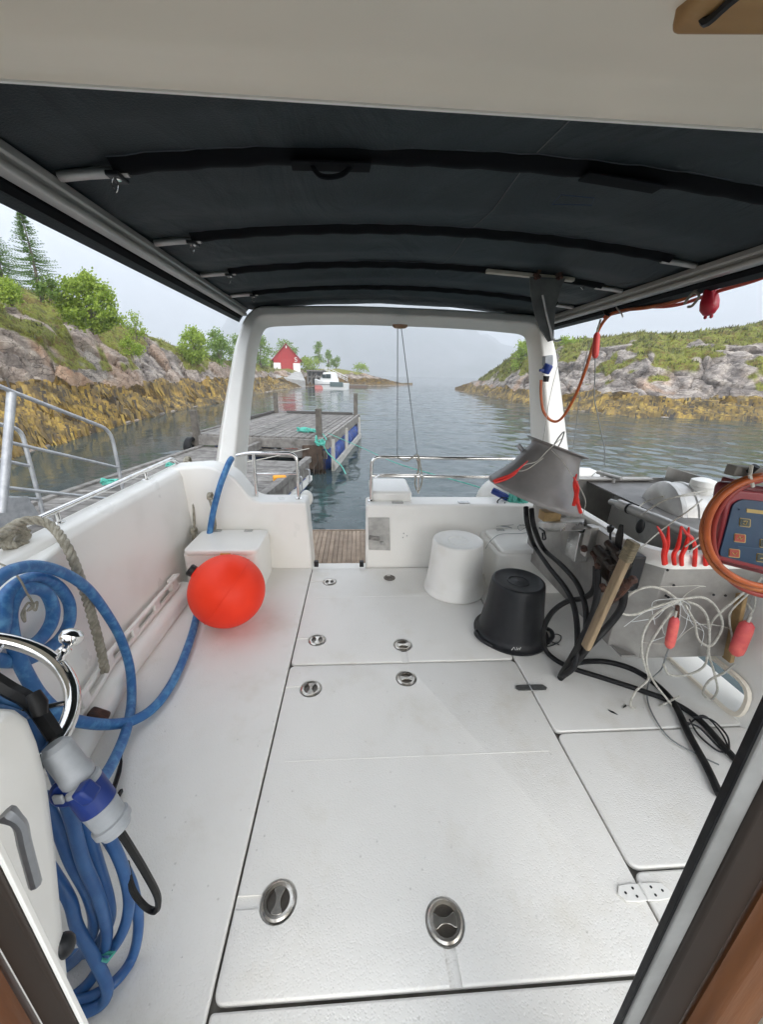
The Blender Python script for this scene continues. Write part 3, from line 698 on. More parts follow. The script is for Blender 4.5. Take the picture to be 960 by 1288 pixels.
def dock_walk():
    root = thing('floating_walkway', 'weathered grey plank walkway floating alongside the boat on blue barrels', 'dock', DP(-1, 0, WZ))
    mb = MB(); planks(mb, -1.25, -.08, -1.9, 2.05, ZD, 'x'); mb.build('planking', M['dock'], root)
    mb = MB(); mb.box(DP(-.04, .08, ZD+.03), (.12, 3.96, .1), drot); mb.box(DP(-1.28, .08, ZD+.02), (.1, 3.96, .08), drot); mb.box(DP(-.06, .08, ZD-.16), (.06, 3.96, .2), drot); mb.build('edge_beam', M['dock'], root, bevel=.006)
    MB().box(DP(-.03, .08, ZD-.34), (.10, 3.96, .09), drot).build('fender_strip', M['whitep'], root)
    for y in (-1.4, -.45, .5, 1.45): MB().lathe([(.20, -.4), (.25, -.36), (.25, -.1), (.262, -.08), (.262, -.05), (.25, -.03), (.25, .03), (.262, .05), (.262, .08), (.25, .1), (.25, .36), (.20, .4)], DP(-.27, y, WZ+.1), DD, 20).build('float_barrel', M['barrel'], root)
    for y in (1.2, 1.75): MB().tube(fillet([DP(-.02, y, ZD-.1), DP(.05, y, ZD-.1), DP(.05, y, ZD-.36), DP(-.02, y, ZD-.36)], .04), .016, 6).build('bracket', M['galv'], root)
    r2 = thing('outer_walkway', 'longer grey walkway pontoon under the aluminium gangway rails', 'dock', DP(-2, 0, WZ))
    mb = MB(); planks(mb, -2.62, -1.42, -6.4, 3.02, ZD+.02, 'x', .118); mb.build('planking', M['dock'], r2)
    mb = MB(); mb.box(DP(-1.37, .6, ZD+.1), (.10, 4.8, .16), drot); mb.box(DP(-2.68, -1.7, ZD-.02), (.1, 9.4, .15), drot); mb.box(DP(-2.84, -2.2, ZD-.06), (.14, 7, .05), drot)
    mb.box(DP(-2.6, -1.7, ZD-.2), (.1, 9.4, .24), drot); mb.build('edge_beam', M['dock'], r2, bevel=.006)
    for y in (-5, -2.6, -.2, 2.2): MB().lathe([(.2, -.42), (.26, -.38), (.26, .38), (.2, .42)], DP(-2.2, y, WZ+.1), DD, 18).build('float_barrel', M['barrel'], r2)
dock_walk()
def dock_platform():
    z = .18; x0, x1, y0, y1 = -2.85, .12, 3.1, 8.3
    root = thing('dock_platform', 'wide grey plank dock platform with four posts behind the boat', 'dock', DP(-1.5, 6.5, WZ))
    mb = MB(); planks(mb, x0, x1, y0, y1, z, 'y', .145, .022); mb.build('planking', M['dock'], root)
    mb = MB()
    mb.box(DP((x0+x1)/2, y0-.04, z-.13), (x1-x0+.1, .07, .2), drot); mb.box(DP((x0+x1)/2, y0-.01, z-.36), (x1-x0, .06, .18), drot)
    mb.box(DP(x1+.04, (y0+y1)/2, z-.08), (.07, y1-y0+.1, .24), drot); mb.box(DP(x0-.04, (y0+y1)/2, z-.1), (.07, y1-y0+.1, .26), drot)
    mb.box(DP((x0+x1)/2, y1+.04, z-.1), (x1-x0, .07, .24), drot)
    mb.build('side_beam', M['dock'], root, bevel=.008)
    mb = MB(); mb.box(DP(-1.2, y1-.02, z+.05), (2.3, .09, .07), drot); mb.box(DP(x0+.05, y1-1.4, z+.05), (.09, 2.6, .07), drot); mb.build('kerb_rail', mat('dark_kerb', (.07, .065, .06), .8), root)
    for (x, y, zt) in ((x0+.05, y0-.02, .42), (x1-.22, y0+.22, .5), (x1-.05, y1-.1, .62), (x0+.15, y1-.1, .58)):
        MB().box(DP(x, y, (z+zt+WZ-.1)/2), (.12, .12, zt+z-WZ+.3), drot).build('post', mat('post_wood', (.14, .125, .105), .85, (.08, .07, .06), 8), root, bevel=.008)
    wl = mat('leg_wood', (.50, .49, .45), .7, (.38, .36, .32), 8)
    for y in (y0+.15, y0+2.1, y1-.3): MB().box(DP(x1+.1, y, -.28), (.07, .10, .82), drot).build('float_leg', wl, root)
    MB().bar(DP(x1+.12, y0+.1, WZ+.12), DP(x1+.12, y1-.2, WZ+.12), .06, .16).build('float_beam', mat('beam_grey', (.46, .45, .42), .7, (.3, .29, .27), 7), root)
    for y in (y0+.75, y0+1.8, y0+3.0, y0+4.1, y0+5.1):
        MB().lathe([(.22, -.46), (.28, -.42), (.28, -.12), (.293, -.1), (.293, -.06), (.28, -.04), (.28, .04), (.293, .06), (.293, .1), (.28, .12), (.28, .42), (.22, .46)], DP(x1-.22, y, WZ+.22), DD, 20).build('float_barrel', M['barrel'], root)
    for y in (y0+1, y0+3): MB().lathe([(.22, -.46), (.28, -.42), (.28, .42), (.22, .46)], DP(x0+.3, y, WZ+.2), DD, 18).build('float_barrel', M['barrel'], root)
    # black tyre fenders and dark weed at the near corner
    MB().lathe([(.16, -.09), (.2, -.08), (.23, -.05), (.23, .05), (.2, .08), (.16, .08)], DP(x0-.05, y0-.12, -.1), DX, 20, cap=False).build('tyre_fender', M['black'], root)
    mb = MB(); rnd = random.Random(4)
    for k in range(30):
        p = DP(x1-.25+rnd.gauss(0, .12), y0-.12+rnd.gauss(0, .05), -.12); pts = [p]
        for q in range(5): p = p+Vector((rnd.gauss(0, .03), rnd.gauss(0, .03), -.1)); pts.append(p)
        mb.tube(pts, .014, 4)
    mb.build('hanging_weed', mat('wet_weed', (.05, .03, .015), .5, (.02, .015, .01), 8), root)
    MB().box(DP(x1-.3, y0-.1, -.22), (.42, .18, .5), drot).build('corner_block', mat('wet_wood', (.09, .06, .04), .7, (.05, .03, .02), 7), root)
dock_platform()
def coil(label, c, rad, n, r, m, seed, flat=.35, name='green_rope', cat='rope', group=None, tail=None):
    rnd = random.Random(seed); pts = []
    for k in range(n*10):
        a = k/10*6.283; rr = rad*(.65+.4*rnd.random()); rr *= .75+.5*noise.noise((k*.37, seed, 0)); pts.append(Vector(c)+Vector((math.cos(a)*rr*1.25, math.sin(a)*rr, abs(rnd.gauss(0, flat*rad*.5))+r)))
    if tail: pts += [Vector(t) for t in tail]
    return tag(MB().tube(smooth_path(pts, 3), r, 5).build(name, m, loc=c), label, cat, group)
p = PZ(385, 543, .19)
coil('bright green rope heaped on the near edge of the dock platform', p, .22, 8, .0105, M['green'], 2, tail=[PZ(405, 545, .22), PZ(411, 553, .2)])
p = DP(.0, 2.95, .03)
coil('green mooring rope knotted between walkway and platform corner', p, .11, 6, .011, M['green'], 3, flat=1.2, tail=[DP(.15, 2.95, -.1), DP(.35, 2.85, -.25), DP(.5, 2.7, -.33), DP(.62, 2.5, -.45)])
a = PZ(413, 545, .24); b = PY(545, 604, 3.2)
tag(MB().tube(smooth_path([a, PY(455, 563, 7.6), PY(500, 583, 5), PY(600, 612, 3.4), PY(640, 628, 3.15)], 8), .006, 5).build('mooring_line', M['green'], loc=a), 'thin green line strung from the platform post to the boat stern', 'rope')
a = DP(-.1, 3.0, .0)
tag(MB().tube(smooth_path([a, DP(-.5, 2.7, -.06), DP(-.9, 2.0, ZD+.02), DP(-1.2, 1.5, ZD+.03)], 5), .009, 5).build('mooring_line', M['line'], loc=a), 'pale line lying across the walkway from the platform corner', 'rope')
p = PZ(352, 606, ZD); tag(MB().box((p.x, p.y, ZD+.05), (.2, .13, .1), Matrix.Rotation(.3, 3, 'Z')).build('orange_sponge', mat('orange_foam', (.75, .33, .03), .8), loc=p, bevel=.02), 'orange block lying on the walkway planks behind the rail', 'sponge')
for (px, py, lb) in ((218, 588, 'turquoise rope tied on the walkway edge beside the boat rail'), (140, 610, 'turquoise rope end on a cleat by the gangway foot')):
    p = PZ(px, py, ZD+.06); coil(lb, p, .12, 3, .014, M['green'], int(px), flat=.6, name='turquoise_rope')
# aluminium gangway rails standing on the outer walkway
g = thing('gangway_rail', 'pale aluminium gangway handrail rising at the left edge over the walkway', 'gangway', PZ(110, 640, ZD))
def railframe(basepx, basepy, top, mids, r=.020):
    b = PZ(basepx, basepy, ZD); n = Vector((1, 0, 0)).normalized()
    n = Vector((math.cos(R(6)), -math.sin(R(6)), 0))
    T = lambda px, py: PPL(px, py, b, n)
    MB().tube(fillet([T(*q) for q in top]+[b], .16, 6), r, 10).build('handrail', M['galv'], g)
    for m_ in mids: MB().tube([T(*q) for q in m_], r*.82, 8).build('rail_bar', M['galv'], g)
    return T, b
T, b = railframe(158, 634, [(-60, 458), (0, 487), (139, 541)], [[(10, 556), (148, 588)], [(5, 613), (158, 630)]])
MB().tube([T(14, 494), T(2, 645)], .034, 10).build('post', M['galv'], g)
T, b = railframe(58, 662, [(-50, 520), (0, 534), (26, 540)], [[(-30, 572), (36, 586)], [(-30, 624), (50, 628)]])
mb = MB(); mb.prism([(-.6, -.05), (.42, -.05), (.34, .24), (-.6, .42)], T(0, 668), DD, Vector((0, 0, 1)), DX*.012); mb.build('side_plate', M['galv'], g)
MB().bar(PZ(40, 650, ZD+.06), PZ(62, 655, ZD+.2), .05, .03).build('foot_bracket', M['galv'], g)
# ================================================================== THE BOAT
BOAT = thing('fishing_boat', 'white glassfibre fishing boat cockpit under a dark canopy, seen from its cabin door', 'boat', (.26, 1.5, 0))
def deck_mat():
    m = mat('deck_nonslip', (.82, .805, .765), .5, (.76, .745, .705), 2.6, lo=.4, hi=.85, detail=6); nt = m.node_tree; b = nt.nodes['Principled BSDF']; N = nt.nodes.new; K = nt.links.new
    tcn = N('ShaderNodeTexCoord'); v = N('ShaderNodeTexVoronoi'); v.inputs['Scale'].default_value = 150; K(tcn.outputs['Object'], v.inputs['Vector'])
    r_ = N('ShaderNodeValToRGB'); r_.color_ramp.elements[0].position = .12; r_.color_ramp.elements[1].position = .5; K(v.outputs['Distance'], r_.inputs[0])
    bp = N('ShaderNodeBump'); bp.inputs['Strength'].default_value = .30; bp.inputs['Distance'].default_value = .002; K(r_.outputs[0], bp.inputs['Height'])
    n2 = N('ShaderNodeTexNoise'); n2.inputs['Scale'].default_value = 1.6; K(tcn.outputs['Object'], n2.inputs['Vector'])
    bp2 = N('ShaderNodeBump'); bp2.inputs['Strength'].default_value = .15; bp2.inputs['Distance'].default_value = .006; K(n2.outputs['Fac'], bp2.inputs['Height']); K(bp.outputs[0], bp2.inputs['Normal']); K(bp2.outputs[0], b.inputs['Normal'])
    # worn, scuffed patches and yellowish standing-water marks
    n2.inputs['Detail'].default_value = 6
    t = N('ShaderNodeTexVoronoi'); t.inputs['Scale'].default_value = 16; K(tcn.outputs['Object'], t.inputs['Vector'])
    r2 = N('ShaderNodeValToRGB'); r2.color_ramp.elements[0].position = .045; r2.color_ramp.elements[0].color = (.35, .33, .3, 1); r2.color_ramp.elements[1].position = .07; r2.color_ramp.elements[1].color = (1, 1, 1, 1); K(t.outputs['Distance'], r2.inputs[0])
    x = N('ShaderNodeMixRGB'); x.blend_type = 'MULTIPLY'; x.inputs[0].default_value = .3; old = b.inputs['Base Color'].links[0].from_socket; K(old, x.inputs[1]); K(r2.outputs[0], x.inputs[2])
    n3 = N('ShaderNodeTexNoise'); n3.inputs['Scale'].default_value = 3; n3.inputs['Detail'].default_value = 8; n3.inputs['Roughness'].default_value = .7; K(tcn.outputs['Object'], n3.inputs['Vector'])
    r3 = N('ShaderNodeValToRGB'); r3.color_ramp.elements[0].position = .53; r3.color_ramp.elements[0].color = (1, 1, 1, 1); r3.color_ramp.elements[1].position = .8; r3.color_ramp.elements[1].color = (.84, .81, .74, 1); K(n3.outputs['Fac'], r3.inputs[0])
    x2 = N('ShaderNodeMixRGB'); x2.blend_type = 'MULTIPLY'; x2.inputs[0].default_value = .8; K(x.outputs[0], x2.inputs[1]); K(r3.outputs[0], x2.inputs[2]); K(x2.outputs[0], b.inputs['Base Color'])
    return m
M['deck'] = deck_mat()
M['seam'] = mat('seam_dirt', (.10, .095, .085), .8, (.2, .19, .17), 8)
mb = MB(); mb.box2((-1.30, .02, -.12), (1.80, 2.84, -.022)); mb.build('cockpit_sole', M['seam'], BOAT)
def boolean(o, cutters):
    for c in cutters:
        md = o.modifiers.new('cut', 'BOOLEAN'); md.operation = 'DIFFERENCE'; md.object = c; md.solver = 'EXACT'
    dg = bpy.context.evaluated_depsgraph_get(); dg.update(); me = bpy.data.meshes.new_from_object(o.evaluated_get(dg)); old = o.data; nm = old.name
    o.modifiers.clear(); o.data = me; bpy.data.meshes.remove(old); me.name = nm
    me.shade_smooth(); me.set_sharp_from_angle(angle=R(35))
    for c in cutters: bpy.data.objects.remove(c)
def panel(name, x0, y0, x1, y1, r=.03, latches=(), ridge=None, label=None):
    mb = MB(); mb.prism(rrect(x0, y0, x1, y1, r), (0, 0, -.021), (1, 0, 0), (0, 1, 0), (0, 0, .021))
    o = mb.build(name, M['deck'], BOAT, bevel=.006, segs=3)
    if label: o['label'] = label
    cut = []
    for (lx, ly, gx, gy, lr) in latches:
        c = MB().lathe([(lr+.014, -.013), (lr+.022, .01)], (lx, ly, 0), (0, 0, 1), 28).build('c', M['deck'], None, loc=(0, 0, 0)); c.parent = BOAT; c.matrix_parent_inverse = Matrix.Translation(-BOAT.location); cut.append(c)
        d = Vector((gx-lx, gy-ly, 0))
        if d.length > .01:
            w = MB().bar((lx, ly, -.0), (gx, gy, -.0), .034, .011).build('c', M['deck'], None, loc=(0, 0, 0)); w.parent = BOAT; w.matrix_parent_inverse = Matrix.Translation(-BOAT.location); cut.append(w)
    if cut: boolean(o, cut)
    for (lx, ly, gx, gy, lr) in latches:
        ring = MB().lathe([(lr+.010, -.012), (lr+.010, -.001), (lr+.005, .003), (lr-.004, .001), (lr-.004, -.006), (.004, -.006)], (lx, ly, 0), (0, 0, 1), 30).build('flush_latch', M['latchbase'], o)
        MB().lathe([(lr+.0115, -.006), (lr+.0115, .0005), (lr+.006, .0042), (lr-.003, .0022), (lr-.003, -.001)], (lx, ly, 0), (0, 0, 1), 30, cap=False).build('latch_ring', M['latch'], o)
        an = math.atan2(gy-ly, gx-lx)+math.pi/2 if (gx, gy) != (lx, ly) else .3
        q = []
        for k in range(9):
            t = k/8; q.append((lr*.82*math.cos(1.05-2.1*t), lr*.82*math.sin(1.05-2.1*t)))
        # hourglass handle
        hp = [(-.8, -.55), (-.35, -.22), (0, -.16), (.35, -.22), (.8, -.55), (.93, 0), (.8, .55), (.35, .22), (0, .16), (-.35, .22), (-.8, .55), (-.93, 0)]
        hp = [(p.x, p.y) for p in fillet([(a*lr, b*lr, 0) for a, b in hp], .01, 2, True)]
        ux = Vector((math.cos(an), math.sin(an), 0)); uy = Vector((-ux.y, ux.x, 0))
        MB().prism(hp, (lx, ly, -.0045), ux, uy, (0, 0, .0075)).build('latch_grip', M['latch'], o, bevel=.001)
    return o
LR = .036
panel('side_deck', -1.30, .02, -.374, 2.83, .01)
panel('floor_hatch', -.366, 1.716, .885, 2.815, .03, [(-.215, 2.60, -.38, 2.60, LR), (-.243, 1.917, -.38, 1.917, LR), (.267, 1.857, .267, 1.70, LR+.002)], label='aft floor hatch panel next to the stern gate')
panel('floor_hatch', -.366, .510, .885, 1.704, .03, [(-.237, 1.54, -.38, 1.54, LR+.002), (.255, 1.592, .258, 1.72, LR+.002), (-.24, .709, -.38, .709, LR+.002), (.255, .639, .258, .49, LR+.004)], label='large middle floor hatch panel')
panel('front_deck', -.366, .02, .885, .500, .01)
panel('side_hatch', .893, 1.245, 1.80, 2.83, .03)
panel('side_hatch', .893, .735, 1.80, 1.237, .04)
panel('side_hatch', .893, .02, 1.80, .727, .03)
for yy in (1.155, 2.385): MB().box((.26, yy, .0005), (1.12, .003, .0012)).build('moulded_line', M['deck'], BOAT)
# drain with grille
p = PZ(490, 727, 0)
o = MB().lathe([(.045, -.002), (.045, .004), (.036, .004), (.034, .001), (.003, .001)], p, (0, 0, 1), 26).build('deck_drain', mat('drain', (.22, .2, .18), .6, (.1, .09, .08), 30, metal=.4), BOAT)
MB().box(p+Vector((-.005, .06, .002)), (.03, .06, .004)).build('drain_slot', M['gel'], BOAT)
def hinge(px, py, white):
    p = PZ(px, py, 0); p.x = .889; mb = MB()
    pl = [(-.085, 0), (-.07, .019), (-.03, .022), (0, .0205), (.03, .022), (.07, .019), (.085, 0), (.07, -.019), (.03, -.022), (0, -.0205), (-.03, -.022), (-.07, -.019)]
    mb.prism(pl, p+Vector((0, 0, .0015)), (1, 0, 0), (0, 1, 0), (0, 0, .004)); mb.tube([p+Vector((0, -.022, .006)), p+Vector((0, .022, .006))], .005, 8)
    h = mb.build('hatch_hinge', M['whitep'] if white else M['steel'], BOAT, bevel=.001)
    mb = MB()
    for sx in (-.06, -.03, .03, .06):
        mb = MB(); mb.lathe([(.0038, 0), (.0038, .0008), (.002, .0012)], p+Vector((sx, .010*(1 if abs(sx) < .05 else 0), .0055)), (0, 0, 1), 10); mb.build('screw', M['steel'] if not white else M['blackp'], h)
        if abs(sx) < .05: MB().lathe([(.0038, 0), (.0038, .0008), (.002, .0012)], p+Vector((sx, -.010, .0055)), (0, 0, 1), 10).build('screw', M['steel'] if not white else M['blackp'], h)
hinge(665, 866, False); hinge(808, 1123, True)

# ---- left bulwark
def wallprof(side, xi, zt, y0, y1, name):
    s = side
    prof = [(xi, 0), (xi+s*.006, .1), (xi+s*.02, .45), (xi+s*.035, zt-.05), (xi+s*.05, zt-.01), (xi+s*.075, zt+.004), (xi+s*.16, zt), (xi+s*.195, zt-.02), (xi+s*.205, zt-.06), (xi+s*.19, .3), (xi+s*.08, -.8), (xi-s*.02, -.8), (xi-s*.02, -.1)]
    mb = MB(); n = 14
    mb.loft([[Vector((x, y0+(y1-y0)*k/n, z)) for x, z in prof] for k in range(n+1)])
    return mb.build(name, M['gel'], BOAT, angle=50)
wallprof(-1, -1.262, .815, -.2, 3.05, 'bulwark')
rb = wallprof(1, 1.79, .80, -.2, 3.05, 'bulwark')
# freeing port cut through the right bulwark
mb = MB(); mb.prism(rrect(1.27, .015, 1.95, .185, .07), (1.5, 0, 0), (0, 1, 0), (0, 0, 1), (.8, 0, 0)); c = mb.build('c', M['gel'], None, loc=(0, 0, 0)); c.parent = BOAT; c.matrix_parent_inverse = Matrix.Translation(-BOAT.location)
boolean(rb, [c])
MB().loft([[Vector((x, p[0], p[1])) for p in rrect(1.27-e, .015-e, 1.95+e, .185+e, .07+e)] for x, e in ((1.792, 0), (1.778, 0), (1.776, .018), (1.792, .022))], cap=False).build('freeing_port_rim', M['gelcream'], BOAT)
# angled panel ahead of the left bulwark and the base fairing with its slotted toe rail
mb = MB(); prof = [(-1.262, 1.62), (-1.235, 1.50), (-1.15, .90), (-1.13, .2), (-1.3, .2), (-1.3, 1.62)]
mb.prism([(p.x, p.y) for p in fillet([(a, b, 0) for a, b in prof], [.02, .06, .08, 0, 0, 0], 5, True)], (0, 0, 0), (1, 0, 0), (0, 1, 0), (0, 0, .795)); mb.build('side_panel', M['gel'], BOAT, bevel=.015, segs=3)
secs = []
for k in range(13):
    y = .9+(2.45-.9)*k/12; x0 = interp([.9, 1.5, 1.62, 2.5], [-1.15, -1.235, -1.258, -1.262], y)
    secs.append([Vector((x0+a, y, z)) for a, z in ((.0, 0), (.098, 0), (.108, .02), (.108, .065), (.095, .09), (.06, .10), (.0, .10))])
MB().loft(secs).build('base_fairing', M['gel'], BOAT, angle=60)
mb = MB(); tr = lambda y, z, o=.035: Vector((interp([.9, 1.5, 1.62, 2.5], [-1.15, -1.235, -1.258, -1.262], y)+o, y, z))
mb.tube([tr(1.0+.1*k, .185) for k in range(15)], .013, 8); mb.tube([tr(1.0+.1*k, .118) for k in range(15)], .013, 8)
for k in range(6):
    y = 1.12+.24*k; mb.bar(tr(y-.03, .15), tr(y+.03, .15), .018, .06)
mb.build('toe_rail', M['gel'], BOAT, bevel=.004)
for k in range(2): MB().box(tr(2.34-k*1.2, .15, .02), (.03, .1, .10)).build('rail_end', M['gel'], BOAT, bevel=.008)
# gunwale handrail on the left
gr = [PX(-40, 695, -1.40), PX(55, 656, -1.40), PX(150, 612, -1.40), PX(226, 582, -1.40)]; zr = gr[1].z
rail = [Vector((-1.40, y, .875)) for y in (.4, 1.0, 1.75, 2.4, 2.95)]+[Vector((-1.40, 3.02, .82))]
hr = MB().tube(fillet(rail, .05), .014, 10).build('gunwale_rail', M['chrome'], BOAT)
for y in (.55, 1.76, 2.55):
    MB().tube([(-1.40, y, .81), (-1.40, y, .872)], .0125, 10).build('stanchion', M['chrome'], BOAT)
    MB().lathe([(.028, 0), (.028, .004), (.014, .01)], (-1.40, y, .814), (0, 0, 1), 18).build('rail_foot', M['chrome'], BOAT)

# ---- transom with gate opening
TY = 2.835; TT = .22
def front_poly(name, pts, m=None, y=TY, t=TT, bevel=.018, rad=.05):
    ps = [PY(px, py, y) if len(q) == 0 else Vector((q[0], y, q[1])) for (px, py, *q) in pts]
    pl = fillet([(p.x, p.z, 0) for p in ps], rad, 5, True)
    return MB().prism([(p.x, p.y) for p in pl], (0, y, 0), (1, 0, 0), (0, 0, 1), (0, t, 0)).build(name, m or M['gel'], BOAT, bevel=bevel, segs=3)
front_poly('transom', [(0, 0, -1.40, -.7), (0, 0, -.372, -.7), (0, 0, -.372, .0), (0, 0, -.40, .562), (0, 0, -.80, .562), (303, 612), (290, 597), (262, 586), (0, 0, -1.28, .83), (0, 0, -1.40, .82)], rad=[0, 0, 0, .03, .08, .05, .07, .06, .03, 0])
front_poly('transom', [(0, 0, .066, -.7), (0, 0, 1.95, -.7), (0, 0, 1.97, .80), (0, 0, 1.62, .80), (0, 0, 1.50, .545), (0, 0, .066, .545)], rad=[0, 0, .03, .08, .08, .03])
MB().box2((.10, TY+.10, .53), (.44, TY+.55, .62)).build('stern_locker', M['gel'], BOAT, bevel=.03, segs=4)
# gate sill, teak swim platform
MB().box2((-.374, TY-.005, -.2), (.068, TY+.1, -.012)).build('gate_sill', M['gel'], BOAT, bevel=.006)
mb = MB(); rnd = random.Random(3); x = -1.3
while x < 1.85:
    mb.box2((x, TY+.11, -.045), (x+.038, 3.66, -.018+rnd.uniform(-.001, .001))); x += .0415
mb.build('swim_platform', M['teak'], BOAT)
MB().box2((-1.34, TY+.1, -.12), (1.9, 3.69, -.046)).build('platform_frame', M['gelcream'], BOAT, bevel=.01)
MB().box2((-1.3, 3.665, -.046), (1.86, 3.69, -.014)).build('platform_edge', M['teak'], BOAT)
for px in (398, 455):
    p = PY(px, 713, TY-.015); MB().box(p+Vector((0, 0, .03)), (.035, .03, .05)).build('gate_bracket', M['blackp'], BOAT, bevel=.004)
# seat boxes with lids
def seatbox(x0, x1, y0, zt, label, latch=True):
    b = MB(); b.prism(rrect(x0, y0, x1, TY+.02, .07, 6), (0, 0, -.02), (1, 0, 0), (0, 1, 0), (0, 0, zt)); sb = b.build('seat_box', M['gel'], BOAT, bevel=.02, segs=3); sb['label'] = label
    b = MB(); b.prism(rrect(x0+.02, y0-.015, x1+.012, TY-.06, .055, 6), (0, 0, zt-.018), (1, 0, 0), (0, 1, 0), (0, 0, .035)); lid = b.build('lid', M['gel'], sb, bevel=.011, segs=3)
    for hx in (x0+.14, x1-.14): MB().box((hx, TY-.085, zt+.02), (.06, .034, .008)).build('lid_hinge', M['steel'], sb, bevel=.002)
    if latch: MB().box(((x0+x1)/2+.05, y0-.018, zt-.012), (.07, .012, .016)).build('lid_latch', mat('amber', (.6, .28, .03), .4), sb, bevel=.003)
seatbox(-1.20, -.69, 2.42, .345, 'white moulded seat box in the left stern corner')
seatbox(.99, 1.62, 2.40, .345, 'white moulded seat box in the right stern corner', False)
# faired corner between the box and transom
# stern pushpit rails
def rail(pts, r=.0135, rad=.07, name='stern_rail'): return MB().tube(fillet(pts, rad, 6), r, 10).build(name, M['chrome'], BOAT)
RY = TY+.10
v = lambda px, py, y=RY: PY(px, py, y)
a = v(300, 573); a = Vector((a.x, RY, a.z)); zt_ = v(340, 570).z
rail([Vector((v(297, 572).x, RY, zt_-.02)), Vector((v(312, 570).x, RY, zt_)), Vector((v(373, 571).x, RY, zt_)), Vector((v(376, 631).x, RY, .555))])
rail([Vector((v(319, 572).x, RY, zt_)), Vector((v(323, 631).x, RY, .555))])
rail([Vector((v(323, 596).x, RY, v(323, 596).z)), Vector((v(374, 596).x, RY, v(374, 596).z))], r=.009)
zt2 = v(520, 575).z; x0 = v(467, 630).x
rail([Vector((x0, RY, .54)), Vector((x0, RY, zt2)), Vector((1.5, RY, zt2-.01))])
rail([Vector((x0, RY, zt2-.15)), Vector((1.5, RY, zt2-.16))])
rail([Vector((v(472, 598).x, RY-.05, zt2-.155)), Vector((v(478, 595).x, RY-.06, zt2-.125)), Vector((v(528, 597).x, RY-.06, zt2-.125)), Vector((v(532, 601).x, RY-.05, zt2-.155))], r=.008, rad=.03)
rail([Vector((v(527, 576).x, RY+.01, zt2)), Vector((v(527, 625).x, RY+.03, .6))], r=.008)
for x in (v(322, 631).x, v(376, 631).x, x0): MB().lathe([(.03, 0), (.03, .004), (.015, .012)], (x, RY, .562 if x < 0 else .546), (0, 0, 1), 16).build('rail_foot', M['chrome'], BOAT)
# worn plate with old bracket on the right transom
q = [PY(463, 651, TY-.004), PY(490, 651, TY-.004), PY(491, 692, TY-.004), PY(464, 691, TY-.004)]
pl = MB().loft([[p for p in q], [p+Vector((0, -.008, 0)) for p in q]]).build('transom_plate', mat('worn_plate', (.50, .49, .46), .5, (.33, .32, .30), 14), BOAT, bevel=.003)
MB().box(PY(471, 677, TY-.02), (.09, .015, .035), Matrix.Rotation(.15, 3, 'Y')).build('plate_bracket', mat('grime', (.09, .085, .08), .7, (.3, .29, .27), 60), pl, bevel=.004)
MB().box(PY(481, 683, TY-.02), (.03, .015, .025)).build('plate_bracket', M['steel'], pl, bevel=.003)
for px, py in ((508, 671), (512, 674), (507, 676)): MB().lathe([(.006, 0), (.004, .003)], PY(px, py, TY), (0, -1, 0), 8).build('screw', M['steel'], BOAT)
for px, py, y in ((500, 637, TY+.05), (583, 637, TY+.05)): MB().box(Vector((PY(px, py, y).x, y, .549)), (.09, .05, .008)).build('deck_plate', M['steel'], BOAT, bevel=.003)

# ---- arch: two leaning legs and the crossbeam, one moulded frame
AN = Vector((0, 1, -.28)).normalized(); A0 = Vector((0, 3.05, .6))
ap = lambda px, py: PPL(px, py, A0, AN)
cl = [ap(280, 625), ap(288, 545), ap(298, 470), ap(306, 425), ap(321, 393), ap(360, 389), ap(430, 388), ap(500, 390), ap(570, 393), ap(640, 398), ap(677, 404), ap(690, 432), ap(695, 480), ap(700, 540), ap(705, 600), ap(707, 640)]
wd = [.105, .088, .074, .066, .058, .052, .05, .05, .05, .052, .058, .080, .096, .11, .122, .13]
dp = [.17, .15, .13, .12, .11, .10, .10, .10, .10, .10, .11, .12, .13, .15, .17, .17]
cl = smooth_path(cl, 4); wd = [interp(list(range(16)), wd, i/4) for i in range(len(cl))]; dp = [interp(list(range(16)), dp, i/4) for i in range(len(cl))]
secs = []
for i, c in enumerate(cl):
    t = (cl[min(i+1, len(cl)-1)]-cl[max(0, i-1)]).normalized(); n = AN.cross(t).normalized(); w, d = wd[i], dp[i]
    sh = [(1, -.75), (.85, -1), (-.4, -1), (-1, -.35), (-1, 1), (1, 1)]
    secs.append([c+n*(a*w)+AN*(b_*d)+AN*.1 for a, b_ in sh])
arch = MB().loft(secs).build('stern_arch', M['gel'], BOAT, bevel=.012, segs=3, angle=45)
p = ap(503, 405.5)+Vector((0, -.03, -.03))
MB().lathe([(.062, .01), (.06, -.006), (.045, -.016), (.01, -.02)], p, (0, 0, 1), 24, sy=.6).build('arch_light', mat('amber_lens', (.42, .27, .17), .35, (.3, .16, .08), 20), arch)

